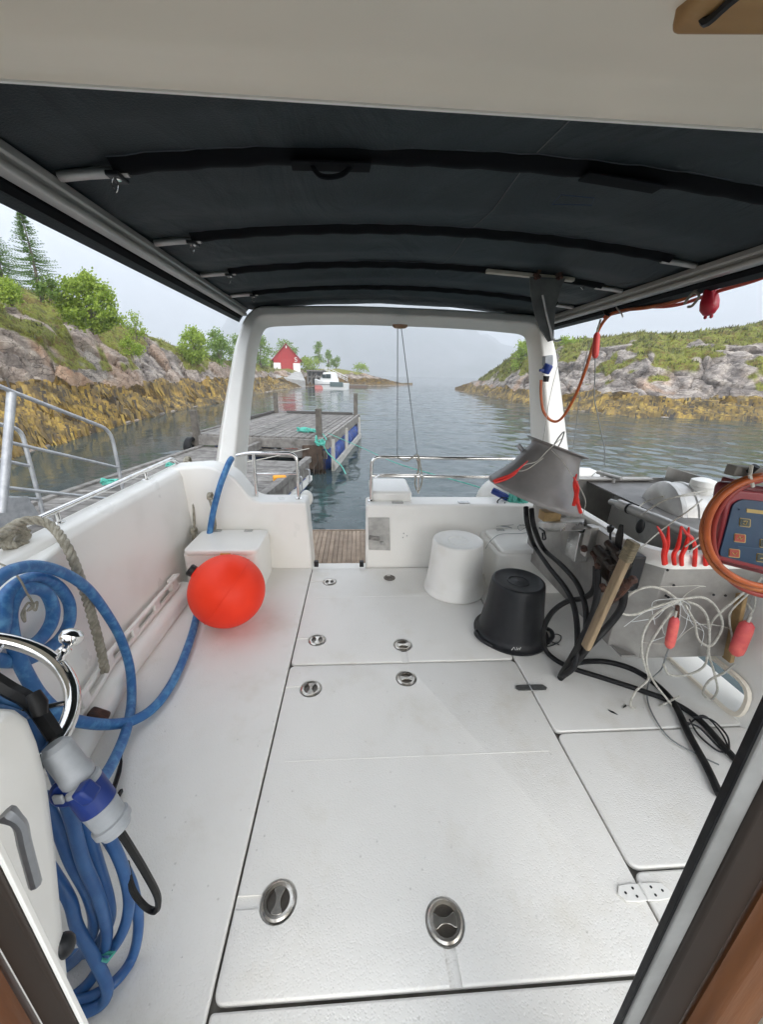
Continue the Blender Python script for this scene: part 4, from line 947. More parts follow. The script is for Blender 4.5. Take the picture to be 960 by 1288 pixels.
# ---- canopy: side rails, bows, dark fabric
M['canvas'] = mat('navy_canvas', (.011, .019, .023), .62, (.018, .028, .032), 2.2, bump=.25, bscale=220, spec=.35)
_nt = M['canvas'].node_tree; _b = _nt.nodes['Principled BSDF']; _t = _nt.nodes.new('ShaderNodeTexNoise'); _t.inputs['Scale'].default_value = 2.6; _t.inputs['Detail'].default_value = 6; _t.inputs['Distortion'].default_value = 1.6
_tc = _nt.nodes.new('ShaderNodeTexCoord'); _mp = _nt.nodes.new('ShaderNodeMapping'); _mp.inputs['Scale'].default_value = (1.2, .5, 1); _mp.inputs['Rotation'].default_value = (0, 0, .6); _nt.links.new(_tc.outputs['Object'], _mp.inputs[0]); _nt.links.new(_mp.outputs[0], _t.inputs['Vector'])
_bp = _nt.nodes.new('ShaderNodeBump'); _bp.inputs['Strength'].default_value = .55; _bp.inputs['Distance'].default_value = .05; _nt.links.new(_t.outputs['Fac'], _bp.inputs['Height']); _nt.links.new(_b.inputs['Normal'].links[0].from_socket, _bp.inputs['Normal']); _nt.links.new(_bp.outputs[0], _b.inputs['Normal'])
M['canvas2'] = mat('dark_canvas', (.0022, .003, .0045), .8, spec=.12)
RL = lambda y: Vector((-.80-.037*(y-1.1), y, 1.945)); RR = lambda y: Vector((1.475+.045*(y-1.5), y, 1.945))
def cz(x, y):
    a, b = RL(y).x, RR(y).x; u = (x-(a+b)/2)/((b-a)/2)
    return 1.985+.085*(1-min(1.2, u*u))
CAN = MB(); BY = [1.30, 1.85, 2.38, 2.95]
nx, ny = 60, 70; secs = []; vs = []; fs = []
for j in range(ny+1):
    y = .78+(3.58-.78)*j/ny; a, b = RL(y).x-.09, RR(y).x+.09
    dsg = min(abs(y-q) for q in BY+[.8, 3.4])
    for i in range(nx+1):
        x = a+(b-a)*i/nx; z = cz(x, y)-.020*min(1, dsg/.25)**1.3+.006*noise.noise((x*3, y*5, 0))+.006*noise.noise((x*1.5+y*7, y*9, 3))+.003*noise.noise((x*9-y*4, y*3+x*2, 8))
        if x < RL(y).x-.0: z = cz(RL(y).x, y)-.10*((RL(y).x-x)/.09)**1.3
        if x > RR(y).x+.0: z = cz(RR(y).x, y)-.10*((x-RR(y).x)/.09)**1.3
        vs.append((x, y, z))
for j in range(ny):
    for i in range(nx): k = j*(nx+1)+i; fs.append((k, k+1, k+nx+2, k+nx+1))
CAN.add(vs, fs); can = CAN.build('canopy', M['canvas'], BOAT, fix=False, angle=180)
sd = can.modifiers.new('thick', 'SOLIDIFY'); sd.thickness = .006; sd.offset = 1
for y in BY:
    pts = []
    for i in range(41):
        x = RL(y).x+.17+(RR(y).x-RL(y).x-.32)*i/40; pts.append(Vector((x, y+.006*math.sin(x*3), cz(x, y)-.016-.002*math.sin(i*2.1))))
    secs = []
    for p in pts: secs.append([p+Vector((0, a, b)) for a, b in ((-.034, .014), (-.019, .0), (-.009, -.008), (.009, -.008), (.019, .0), (.034, .014), (.0, .02))])
    pk = MB().loft(secs).build('bow_pocket', M['canvas2'], can, angle=70)
    for s in (-1, 1):                                                     # bare tube between rail and pocket
        e = RL(y) if s < 0 else RR(y); xe = e.x-s*.02; xp = pts[0].x if s < 0 else pts[-1].x
        zz = cz(xp, y)-.014
        MB().tube([(xe+s*.0, y, cz(xe, y)-.012), ((xe+xp)/2, y, (cz(xe, y)+zz)/2-.006), (xp-s*.03, y, zz)], .0125, 10).build('canopy_bow', M['alu'], BOAT)
        if s < 0:
            st = MB().box((xp-.0, y-.005, zz-.016), (.035, .055, .012)).build('bow_strap', M['blackp'], BOAT, bevel=.003)
            MB().lathe([(.008, 0), (.006, .003)], (xp+.004, y-.006, zz-.021), (0, 0, -1), 10).build('snap_button', M['chrome'], st)
            MB().tube(smooth_path([(xp, y-.02, zz-.02), (xp-.008, y-.022, zz-.035), (xp, y-.022, zz-.055), (xp+.008, y-.022, zz-.035), (xp, y-.02, zz-.022)], 3), .0015, 5).build('zip_pull', M['chrome'], st)
    for o_ in (-.040, .040):
        MB().tube([p+Vector((0, o_, .013)) for p in pts], .0011, 4).build('stitching', mat('thread', (.10, .11, .13), .8) if 'thread' not in M else M['thread'], can)
sm = [Vector((.47+.01*math.sin(k), .86+.26*k, 0)) for k in range(9)]
for k in range(4):
    y0, y1 = ([.86]+BY)[k]+.045, BY[k]-.05
    MB().tube([Vector((.50-.02*y, y, cz(.5, y)-.020*min(1, min(abs(y-q) for q in BY+[.8, 3.4])/.25)**1.3-.003)) for y in [y0+(y1-y0)*i/6 for i in range(7)]], .0014, 4).build('seam', mat('seam_thread', (.12, .12, .12), .8), can)
for (pxa, pxb, py) in ((366, 466, 196), (735, 832, 219)):
    a = PY(pxa, py, 1.285); b = PY(pxb, py+(4 if pxa < 500 else 8), 1.30); a.z = cz(a.x, 1.3)-.032; b.z = cz(b.x, 1.3)-.032
    MB().bar(a, b, .05, .004).build('webbing_patch', M['canvas2'], can)
    m_ = (a+b)/2
    if pxa < 500: MB().tube(smooth_path([a*.75+b*.25, m_*.7+a*.3+Vector((0, -.004, -.022)), m_+Vector((0, -.006, -.026)), m_*.7+b*.3+Vector((0, -.004, -.018)), a*.25+b*.75], 4), .006, 6).build('strap_loop', M['canvas2'], can)
q = [PZ(px, py, 2.02) for px, py in ((695, 257), (706, 245), (748, 249), (745, 258))]
MB().tube([p for p in q], .0015, 4, closed=True).build('stitched_patch', mat('blue_thread', (.03, .05, .10), .8), can)
def siderail(F, s):
    y0, y1 = .80, 3.42; a, b = F(y0), F(y1)
    r_ = MB()
    prof = [(-.026, -.03), (.012, -.03), (.016, -.024), (.016, -.012), (.010, -.008), (.010, .004), (.016, .008), (.016, .028), (-.026, .028)]
    r_.loft([[p+Vector((-s*x, 0, z)) for x, z in prof] for p in (a, b)])
    o = r_.build('canopy_rail', M['alu'], BOAT, bevel=.002)
    MB().loft([[p+Vector((s*x, 0, z)) for x, z in ((.03, .05), (.044, .05), (.060, -.045), (.046, -.05), (.03, -.036))] for p in (F(y0), F(1.5), F(2.2), F(2.9), F(y1))]).build('canopy_skirt', M['canvas2'], BOAT)
siderail(RL, -1); siderail(RR, 1)

# ---- hardtop overhang over the door
prof = [(.845, 2.02), (.852, 1.985), (.85, 1.94), (.838, 1.93), (.80, 1.930), (.765, 1.932), (.745, 1.930), (.73, 1.926), (.715, 1.921), (.70, 1.915), (.62, 1.885), (.50, 1.85), (.30, 1.81), (-.25, 1.80), (-.25, 2.06)]
MB().loft([[Vector((x, y, z)) for y, z in prof] for x in [-2.4+.3*k for k in range(18)]]).build('hardtop', M['gelcream'], BOAT, angle=55)
MB().tube([(-2.4, .853, 1.936), (2.7, .853, 1.936)], .004, 6).build('hardtop_trim', M['gel'], BOAT)
a = PZ(872, -22, 1.86); b = PZ(1020, -16, 1.86)
bl = MB().bar(Vector((a.x, a.y, 1.862)), Vector((b.x, a.y-.01, 1.862)), .055, .05).build('wood_block', mat('light_wood', (.42, .25, .10), .6, (.30, .16, .06), 14, stretch=(.2, 1, 1), bump=.2), BOAT, bevel=.008, segs=3)
p = PZ(932, -8, 1.834); MB().tube(smooth_path([p+Vector((-.012, .035, .02)), p+Vector((-.006, .03, .0)), p, p+Vector((.02, -.05, .0)), p+Vector((.05, -.07, .05))], 5), .004, 6).build('cable', M['blackp'], BOAT)

# ---- door jambs just in front of the lens
def jamb(s, name):
    F = lambda d: (-.265-d if s < 0 else .300+d)
    def strip(nm, d0, d1, y0, y1, m, bev=.002):
        a, b = sorted((F(d0), F(d1))); MB().box2((a, y0, -.02), (b, y1, 1.99)).build(nm, m, BOAT, bevel=bev)
    if s > 0:
        strip('door_seal', -.001, .003, .198, .204, M['black'], .0005); strip('door_frame', .002, .020, .195, .202, M['alu'], .001); strip('frame_lining', .020, .062, .190, .200, M['darkbrown'], .004)
        strip('wood_trim', .062, .135, .175, .199, M['varnish'], .014); strip('door_casing', .135, .25, .16, .19, M['gelcream'])
    else:
        strip('door_frame', .0, .004, .198, .202, M['gel'], .0005); strip('frame_lining', .004, .032, .194, .200, M['darkbrown'], .003); strip('wood_trim', .032, .13, .180, .199, M['varnish'], .012)
jamb(-1, 'l'); jamb(1, 'r')
# latch hook on the left jamb
MB().tube(smooth_path([PY(6, 1022, .24), PY(24, 1036, .24), PY(30, 1060, .24), PY(38, 1090, .24), PY(44, 1112, .24)], 4), [.006, .007, .006]+[.005]*14, 8).build('door_hook', M['galv'], BOAT)

# ---- helm console and wheel
edge = [(38, 893, .735), (50, 902, .715), (62, 930, .675), (74, 975, .61), (84, 1050, .50), (92, 1130, .38), (103, 1240, .2), (112, 1330, .05)]
secs = []
edge = [(px, py, 1.5-(1.5-z)*.78) for px, py, z in edge]; edge.append((112, 1700, .02))
for px, py, z in edge[::-1]:
    p = PZ(px, py, z); secs.append([(v_.x, v_.y, z) for v_ in fillet([(-1.25, .12, 0), (p.x-.020, .12, 0), (p.x-.010, p.y+.0, 0), (-1.25, p.y+.07, 0)], [0, .01, .03, 0], 5, True)])
secs = [[Vector(p) for p in s_] for s_ in secs]; top = secs[-1]; ct = sum(top, Vector())/len(top); secs.append([ct+(p-ct)*.94+Vector((0, 0, .012)) for p in top])
con = MB().loft(secs).build('helm_console', M['gel'], BOAT, angle=50)
p = PZ(76, 1180, 1.5-1.2*.78); MB().ball(p+Vector((.012, -.01, 0)), .017, 14, 10, (1, 1, 1.3)).build('console_knob', M['blackp'], con)
WC = Vector((-.759, .586, .893)); WN = Vector((math.sin(R(30)), 0, math.cos(R(30)))); WR = .187
wu = WN.orthogonal().normalized(); wv = WN.cross(wu)
wh = MB().tube([WC+(wu*math.cos(a)+wv*math.sin(a))*WR for a in [6.2832*k/64 for k in range(64)]], .0155, 14, closed=True).build('steering_wheel', M['chrome'], BOAT)
for k in range(5):
    a = 6.2832*k/5+1.1; d = wu*math.cos(a)+wv*math.sin(a)
    MB().tube([WC+d*.03-WN*.03, WC+d*WR*.96], .006, 8).build('spoke', M['chrome'], wh)
MB().lathe([(.04, -.06), (.045, -.03), (.035, -.01), (.01, 0)], WC, WN, 20).build('wheel_hub', M['blackp'], wh)
MB().tube([WC-WN*.05, WC-WN*.22], .025, 12).build('wheel_shaft', M['blackp'], wh)
p = PPL(72, 836, WC, WN); d = (PPL(86, 808, WC+WN*.05, WN)-p)
kn = MB().lathe([(.009, 0), (.009, .03), (.013, .032), (.013, .038), (.009, .042), (.010, .05), (.021, .056), (.025, .066), (.022, .078), (.012, .084)], p, d, 20).build('wheel_knob', M['chrome'], wh)
p = PY(41, 872, .62); q2 = PY(50, 900, .60); MB().tube([p, (p+q2)/2+Vector((.004, 0, 0)), q2], [.012, .015, .012], 10).build('grip', M['black'], con)
# ================================================================== LOOSE GEAR ON BOARD
# ---- stainless tray on the right rail, with white rim
TR = thing('fish_tray', 'stainless steel fish tray with white rim mounted over the right rail', 'fish tray', (1.5, 1.9, .26))
xl, xr, yn, yf, zb, zt = 1.24, 2.16, 1.40, 2.50, .262, .80
w = .008
outl = [(xl, yf), (xl, yn+.10), (xl+.09, yn), (1.80, yn)]
def wall(p, q, z0, z1, nm='side_wall', m=None, th=.008):
    a = Vector((p[0], p[1], z0)); b = Vector((q[0], q[1], z0)); n = Vector((-(b-a).y, (b-a).x, 0)).normalized()*th
    return MB().loft([[a, b, b+n, a+n], [a+Vector((0, 0, z1-z0)), b+Vector((0, 0, z1-z0)), b+n+Vector((0, 0, z1-z0)), a+n+Vector((0, 0, z1-z0))]]).build(nm, m or M['tray'], TR, bevel=.002)
M['tray'] = mat('brushed_tray', (.43, .415, .39), .42, (.22, .21, .195), 5, metal=.5, bump=.12, bscale=14, detail=7, rvar=.12, lo=.3, hi=.75)
wall((xl, yf), (xl, yn+.10), zb, zt); wall((xl, yn+.10), (xl+.09, yn), zb, zt); wall((xl+.09, yn), (1.785, yn), zb, zt)
wall((1.785, yn), (xr, yn), .815, .82+.02); wall((xl+.01, yf), (xr, yf), .45, .86); wall((xr, yf), (xr, yn), .80, .94)
MB().box2((xl+.01, yn+.01, zb), (1.77, yf-.01, zb+.01)).build('tray_floor', M['tray'], TR)
MB().box2((1.6, yn+.02, .822), (xr, yf, .832)).build('outboard_floor', mat('dark_interior_steel', (.20, .19, .18), .5, (.13, .125, .12), 7, metal=.3), TR)  # darker than the walls: shade of the tray interior put into colour
a = PZ(742, 611, .86)
MB().box2((xl+.02, yf-.03, .845), (xr-.1, yf+.03, .858)).build('flange', M['tray'], TR, bevel=.003)
rim = [Vector((xl-.004, 2.42, zt)), Vector((xl-.004, yn+.10, zt)), Vector((xl+.088, yn-.004, zt)), Vector((2.2, yn-.004, zt))]
secs = []
pp = fillet(rim, .03, 4)
for i, p in enumerate(pp):
    t = (pp[min(i+1, len(pp)-1)]-pp[max(i-1, 0)]).normalized(); n = Vector((-t.y, t.x, 0))
    secs.append([p+n*a_+Vector((0, 0, b_)) for a_, b_ in ((-.018, -.056), (-.024, .0), (-.016, .016), (.028, .016), (.034, .0), (.032, -.03), (.0, -.03), (0, -.056))])
MB().loft(secs).build('rim', M['whitep'], TR, bevel=.003)
for k, (px, py) in enumerate(((840, 717), (848, 736), (838, 749), (898, 748), (913, 749), (841, 751))):
    p = PY(px, py, yn-.010); MB().lathe([(.006, 0), (.005, .004)], p, (0, -1, 0), 10).build('bolt_hole', M['blackp'], TR)
# roller drum, pipe and cap
D0 = Vector((1.72, 1.97, .76)); dx_ = Vector((1, -.17, 0)).normalized()
dr = MB().lathe([(.02, -.03), (.12, -.026), (.185, -.012), (.208, .008), (.212, .025), (.205, .035), (.205, .085), (.212, .09), (.212, .105), (.205, .11), (.205, 1.0), (.02, 1.02)], D0, dx_, 44).build('hauler_drum', mat('drum_alloy', (.58, .57, .55), .42, (.44, .43, .41), 8, metal=.45, bump=.12, bscale=18, rvar=.08), TR, angle=30)
a = PZ(779, 634, .86); b = PZ(905, 686, .86)
MB().tube([a, b], .027, 16).build('tray_pipe', M['alu'], TR)
MB().tube([a+(b-a).normalized()*-.06+Vector((0, 0, -.005)), a], .016, 12).build('pipe_end', M['steel'], TR)
c = a+(b-a)*.13; MB().tube([c, c+(b-a).normalized()*.012], .0295, 16).build('rubber_band', M['black'], TR)
p = PZ(881, 621, .93); MB().lathe([(.045, 0), (.052, .01), (.052, .04), (.058, .045), (.055, .075), (.03, .085)], p, (0, 0, 1), 24).build('vent_cap', M['whitep'], TR)
# gunwale cleat
cl_ = thing('cleat', 'small alloy mooring cleat on the right gunwale behind the tray', 'cleat', PZ(768, 602, .81))
p = PZ(752, 594, .87); q = PZ(782, 602, .87); MB().tube([p, q], .013, 10).build('bar', M['alu'], cl_)
for t in (.25, .75): c = p+(q-p)*t; MB().tube([c, Vector((c.x-.01, c.y, .80))], .012, 8).build('leg', M['alu'], cl_)
MB().tube(smooth_path([p+Vector((-.05, 0, -.08)), p+Vector((-.03, .0, -.02)), p+Vector((.02, 0, .012)), p+Vector((.03, 0, -.05))], 5), .003, 5).build('whipping', M['line'], cl_)

# ---- grey funnel above the hauler
P0 = PY(671, 624, 1.9); P1 = PY(702, 562, 1.9); ax = (P1-P0).normalized(); L_ = (P1-P0).length
FU = thing('line_funnel', 'large grey plastic funnel tipped over beside the hauler on the right', 'funnel', P0)
prof = [(.247, -.004), (.252, .004), (.250, .018), (.240, .03), (.205, .085), (.172, .14), (.146, .19), (.129, .235), (.121, .262), (.122, .280), (.140, .288), (.150, .291), (.150, .297), (.118, .297), (.115, .275), (.119, .235), (.136, .19), (.162, .14), (.195, .085), (.232, .03), (.240, .0)]
prof = [(r*(1 if h < .15 else 1.07), h*L_/.295) for r, h in prof]
MB().lathe(prof, P0, ax, 56, cap=False).build('cone', M['funnel'], FU, angle=50)
p = PY(664, 576, 1.95); q = PY(652, 559, 1.98); MB().tube([p, q], .012, 10).build('handle_stub', M['galv'], FU)
MB().tube(smooth_path([PY(694, 566, 1.85), PY(702, 552, 1.86), PY(710, 543, 1.86), PY(706, 556, 1.86), PY(698, 568, 1.85)], 5), .0035, 6).build('wire_loop', M['linegrey'], FU)
def strand(name, label, cat, pts, r, m, group=None, n=8, seg=6):
    pts = [Vector(p) for p in pts]; o = MB().tube(smooth_path(pts, n), r, seg).build(name, m, loc=pts[0]); return tag(o, label, cat, group)
fr = 1.66
strand('fishing_line', 'pale line looped across the face of the grey funnel', 'line', [PY(706, 552, 1.8), PY(690, 566, 1.74), PY(676, 580, 1.72), PY(660, 585, 1.70), PY(652, 592, 1.69), PY(664, 590, 1.70), PY(684, 576, 1.72)], .0022, M['line'])
strand('fishing_line', 'thin line running over the right side of the grey funnel to the red lures', 'line', [PY(694, 566, 1.75), PY(708, 580, 1.68), PY(720, 598, 1.66), PY(728, 610, 1.68), PY(737, 630, 1.7), PY(733, 648, 1.7)], .0018, M['line'])
G1 = 'red rubber lures hung on the funnel'
def lure(label, pts, group, r=.0085):
    pts = [Vector(p) for p in pts]; sp = smooth_path(pts, 6); n = len(sp)
    root = tag(MB().tube(sp, [max(.003, r*min(1, .35+1.6*i/n)) for i in range(n)], 8).build('rubber_lure', M['redrubber'], loc=sp[0]), label, 'lure', group)
    return root
lure('upper red rubber lure lying flat on the left slope of the grey funnel', [PY(664, 580, 1.70), PY(655, 588, 1.67), PY(643, 597, 1.65), PY(632, 601, 1.64), PY(621, 605, 1.63)], G1, .006)
lure('lower red rubber lure lying flat on the left slope of the grey funnel', [PY(656, 586, 1.68), PY(649, 595, 1.655), PY(640, 601, 1.64), PY(630, 605, 1.63), PY(622, 607, 1.63)], G1, .006)
lure('straight red lure dangling at the right edge of the grey funnel', [PY(726, 596, 1.64), PY(723, 608, 1.64), PY(725, 622, 1.64), PY(722, 636, 1.64)], G1)
lure('longest crossing red lure dangling at the right edge of the grey funnel', [PY(722, 600, 1.635), PY(727, 612, 1.635), PY(726, 626, 1.635), PY(731, 645, 1.635)], G1)
lure('thin rear red lure dangling at the right edge of the grey funnel', [PY(727, 605, 1.65), PY(724, 618, 1.65), PY(728, 630, 1.65), PY(724, 632, 1.65)], G1, .006)

# ---- hydraulic hauler valve, levers and brackets on the inboard side of the tray
HV = thing('hydraulic_valve', 'greasy black hydraulic valve block with levers on the tray side', 'valve', PX(765, 715, 1.17))
hx = lambda px, py, x=1.17: PX(px, py, x)
dirt = mat('greasy_iron', (.008, .007, .006), .45, (.03, .02, .014), 22, bump=.4, bscale=60, spec=.3)
MB().box(hx(768, 712, 1.185), (.07, .13, .12)).build('valve_block', dirt, HV, bevel=.012)
MB().box(hx(790, 715, 1.20), (.06, .11, .17)).build('mount_plate', M['blackp'], HV, bevel=.008)
for px, py, r in ((758, 697, .022), (772, 690, .018), (782, 704, .02), (764, 706, .02)): MB().lathe([(r*.7, -.05), (r, -.045), (r, .045), (r*.7, .05)], hx(px, py, 1.14), (0, 1, .2), 14).build('valve_spool', dirt, HV)
MB().tube([hx(768, 700), hx(768, 678), hx(769, 660)], [.006, .005, .005], 8).build('lever', M['blackp'], HV)
MB().lathe([(.014, 0), (.016, .008), (.014, .016), (.009, .03)], hx(769, 662), (0, 0, -1), 12).build('lever_knob', M['black'], HV)
MB().loft([[hx(px, py, x_) for px, py, x_ in q] for q in (((773, 695, 1.15), (781, 697, 1.15), (781, 697, 1.18), (773, 695, 1.18)), ((775, 672, 1.15), (785, 674, 1.15), (785, 674, 1.175), (775, 672, 1.175)), ((780, 659, 1.15), (785, 660, 1.15), (785, 660, 1.17), (780, 659, 1.17)))]).build('lever', M['black'], HV, bevel=.004)
br = M['brown']
for pts, r in (([hx(733, 691), hx(745, 695), hx(751, 705), hx(752, 720)], .012), ([hx(755, 712), hx(764, 725), hx(768, 738), hx(758, 742)], .013), ([hx(776, 738, 1.12), hx(790, 733, 1.12), hx(800, 728, 1.14)], .015), ([hx(789, 738, 1.10), hx(780, 748, 1.10), hx(768, 758, 1.10)], .012)):
    MB().tube(smooth_path(pts, 4), r, 8).build('hose_fitting', br, HV)
for px, py, r in ((735, 690, .022), (759, 738, .018), (790, 733, .024), (797, 729, .02), (752, 712, .017)):
    MB().lathe([(r*.6, -.014), (r*.75, -.011), (r*.75, .011), (r*.6, .014)], hx(px, py, 1.12), (.3, 1, .1), 6).build('pipe_nut', br, HV)
BK = thing('funnel_bracket', 'stainless bracket with wood block holding the grey funnel to the tray', 'bracket', hx(700, 660, 1.15))
MB().loft([[hx(677, 657, 1.05), hx(734, 657, 1.16), hx(738, 650, 1.24), hx(690, 648, 1.22)], [hx(679, 669, 1.05), hx(734, 668, 1.16), hx(738, 664, 1.24), hx(690, 660, 1.22)]]).build('plate', M['steel'], BK, bevel=.003)
MB().box(PY(692, 647, 1.98)+Vector((0, 0, -.005)), (.10, .07, .055)).build('wood_block', M['wood'], BK, bevel=.005)
c = hx(728, 684, 1.19); MB().box(c, (.07, .10, .17)).build('steel_post', M['steel'], BK, bevel=.004)
c = hx(742, 680, 1.16); MB().box(c, (.04, .05, .16)).build('steel_channel', M['tray'], BK, bevel=.003)
c = hx(760, 676, 1.20); MB().box(c, (.05, .14, .07)).build('side_plate', M['tray'], BK, bevel=.003)
MB().loft([[hx(728, 657, 1.12), hx(741, 665, 1.12), hx(715, 668, 1.14)], [hx(728, 657, 1.2), hx(741, 665, 1.2), hx(715, 668, 1.2)]]).build('gusset', M['steel'], BK)
MB().tube(fillet([hx(679, 664, 1.04), hx(685, 668, 1.04), hx(687, 678, 1.04), hx(683, 679, 1.04), hx(683, 670, 1.04)], .01, 3), .005, 6).build('shackle', M['blackp'], BK)
# wooden batten with taped end
BT = thing('wooden_batten', 'weathered wooden batten with taped top leaning on the steel tray', 'batten', hx(737, 815, 1.06))
a = hx(797, 682, 1.06); b = hx(737, 815, .98)
MB().bar(b, a, .042, .022, up=(1, 0, .2)).build('batten', mat('batten_wood', (.34, .25, .15), .75, (.17, .12, .07), 6, stretch=(3, 3, .6), bump=.5, bscale=25, detail=7), BT, bevel=.004)
MB().bar(a*.84+b*.16, a+(a-b)*.01, .050, .030, up=(1, 0, .2)).build('tape', mat('old_tape', (.12, .10, .06), .6, (.24, .19, .11), 40, stretch=(1, 1, 6), bump=.6, bscale=30), BT, bevel=.006)
# black hydraulic hoses
HG = 'black hydraulic hoses by the tray'
def hose(label, pts, r=.0135): return strand('hydraulic_hose', label, 'hose', pts, r, M['black'], HG, 8, 10)
g0 = lambda px, py, z=.018: PZ(px, py, z)
hose('outer black hose hanging in a long curve from under the funnel', [PY(662, 638, 1.92), PY(664, 660, 1.88), hx(672, 685, 1.14), hx(690, 712, 1.12), hx(712, 740, 1.10), hx(723, 765, 1.08), hx(727, 800, 1.06), hx(724, 835, 1.03), hx(712, 848, 1.0)])
hose('inner black hose hanging from under the funnel past the bracket', [PY(669, 640, 1.92), PY(672, 662, 1.88), hx(684, 690, 1.15), hx(708, 712, 1.14), hx(727, 735, 1.12), hx(737, 765, 1.10), hx(736, 800, 1.07), hx(722, 832, 1.04), hx(708, 850, 1.0)])
hose('black hose looping left behind the black bucket and back over the deck', [hx(750, 712, 1.13), hx(748, 740, 1.12), hx(735, 752, 1.12), hx(715, 756, 1.10), hx(697, 768, 1.05), hx(686, 786, 1.0), g0(684, 806, .10), g0(690, 822, .03), g0(714, 838), g0(760, 853), g0(806, 868), g0(848, 884), g0(880, 905), g0(912, 940), g0(935, 965)])
hose('black hose from the valve down to the deck then curving away under the door frame', [hx(752, 716, 1.12), hx(752, 745, 1.12), hx(745, 775, 1.10), hx(728, 812, 1.03), g0(706, 850, .03), g0(715, 838, .05), g0(740, 832, .02), g0(772, 834), g0(808, 848), g0(845, 880), g0(868, 925), g0(890, 965), g0(906, 1000)], .0145)
hose('black hose from the rusty elbow at the tray corner to the deck', [hx(786, 744, 1.12), hx(782, 765, 1.12), hx(765, 788, 1.08), hx(742, 812, 1.03), g0(722, 838, .04), g0(705, 853, .02)], .0155)
for k, pts in enumerate(([(866, 912), (885, 900), (905, 918), (916, 940), (905, 945), (880, 925), (868, 905)], [(862, 908), (880, 915), (900, 935), (914, 948)], [(872, 902), (895, 905), (915, 925), (918, 945)])):
    strand('deck_cable', 'thin black cord bunched on the deck by the right door frame, %s' % ('widest loop' if k == 0 else 'lowest strand' if k == 1 else 'upper strand'), 'cord', [g0(x, y, .012+.012*k) for x, y in pts], .004, M['blackp'], 'thin cords bunched on deck')
strand('twine', 'thin dark twine on the deck beside the black bucket', 'twine', [g0(632, 803, .006), g0(655, 812, .006), g0(685, 814, .006), g0(703, 808, .006), g0(706, 800, .008), g0(697, 798, .008), g0(693, 806, .008), g0(704, 811, .006)], .003, M['blackp'])
# ---- buckets, upside down
def bucket(name, label, c, rb, rt, h, m, rim, ring):
    c = Vector(c); root = thing(name, label, 'bucket', c, 'upturned buckets by the right stern corner')
    pr = [(rb+.004, .0), (rb+.012, .004), (rb+.012, .02), (rb+.004, .03), (rb-.002, .055), (rb-.006, .085), (rb-.010, .088)]
    if rim: pr = [(rb+.004, 0), (rb+.028, .002), (rb+.030, .014), (rb+.006, .024), (rb-.003, .06)]
    pr += [(rt+(rb-rt)*.45, h*.5), (rt+.002, h-.016), (rt-.001, h-.006), (rt-.008, h), (rt-.018, h-.003), (rt-.03, h-.010), (rt*.42, h-.010), (rt*.41, h-.006), (rt*.38, h-.006), (rt*.37, h-.011), (.008, h-.011), (.004, h-.009)]
    MB().lathe(pr, c, (0, 0, 1), 64).build('shell', m, root, angle=60)
    if rim:
        for a in (3.5, .12+6.28*.94):
            d = Vector((math.cos(a), math.sin(a), 0)); t = Vector((-d.y, d.x, 0))
            MB().tube(smooth_path([c+d*(rb+.01)-t*.075+Vector((0, 0, .015)), c+d*(rb+.045)-t*.03+Vector((0, 0, .03)), c+d*(rb+.045)+t*.03+Vector((0, 0, .03)), c+d*(rb+.01)+t*.075+Vector((0, 0, .015))], 5), .013, 10).build('handle', m, root)
    return root
white_b = bucket('white_bucket', 'upturned white plastic bucket standing before the right seat box', (.722, 2.49, 0), .212, .178, .40, M['whitep'], False, True)
black_b = bucket('black_bucket', 'upturned black rubber bucket with rim handles on the deck', (.955, 1.955, 0), .195, .152, .372, M['blackp'], True, False)
p = Vector((.955, 1.955, .0))+Vector((-.075, -.2, .032))
mk_ = MB()
for pts in ([(0, 0), (.012, .02), (.024, 0)], [(.028, .018), (.034, 0), (.04, .014), (.046, 0), (.052, .018)]):
    mk_.tube([p+Vector((x, -.004, z)) for x, z in pts], .0018, 5)
mk_.build('paint_mark', M['whitep'], black_b)
# ---- round red buoy
BC = PZ(286, 743, .226); r = .224
BU = thing('buoy', 'large glossy red orange round buoy resting against the left side', 'buoy', (BC.x, BC.y, 0))
M['buoy'] = mat('buoy_vinyl', (.98, .050, .014), .5, (.88, .038, .012), 4, spec=.3, bump=.02, bscale=10)
nd = Vector((-.82, .0, .60)).normalized()
MB().lathe([(max(.002, r*math.sin(t)), r*math.cos(t)) for t in [math.pi*(1-k/40) for k in range(39)]]+[(.035, r*.99), (.032, r*1.05)], BC, nd, 64).build('ball', M['buoy'], BU, angle=60)
MB().lathe([(r+.0015, -.004), (r+.003, 0), (r+.0015, .004)], BC, nd, 64, cap=False).build('mould_seam', M['buoy'], BU)
MB().lathe([(.034, r*1.0), (.036, r*1.03), (.036, r*1.13), (.03, r*1.16), (.012, r*1.16)], BC, nd, 20).build('eye', M['blackp'], BU)
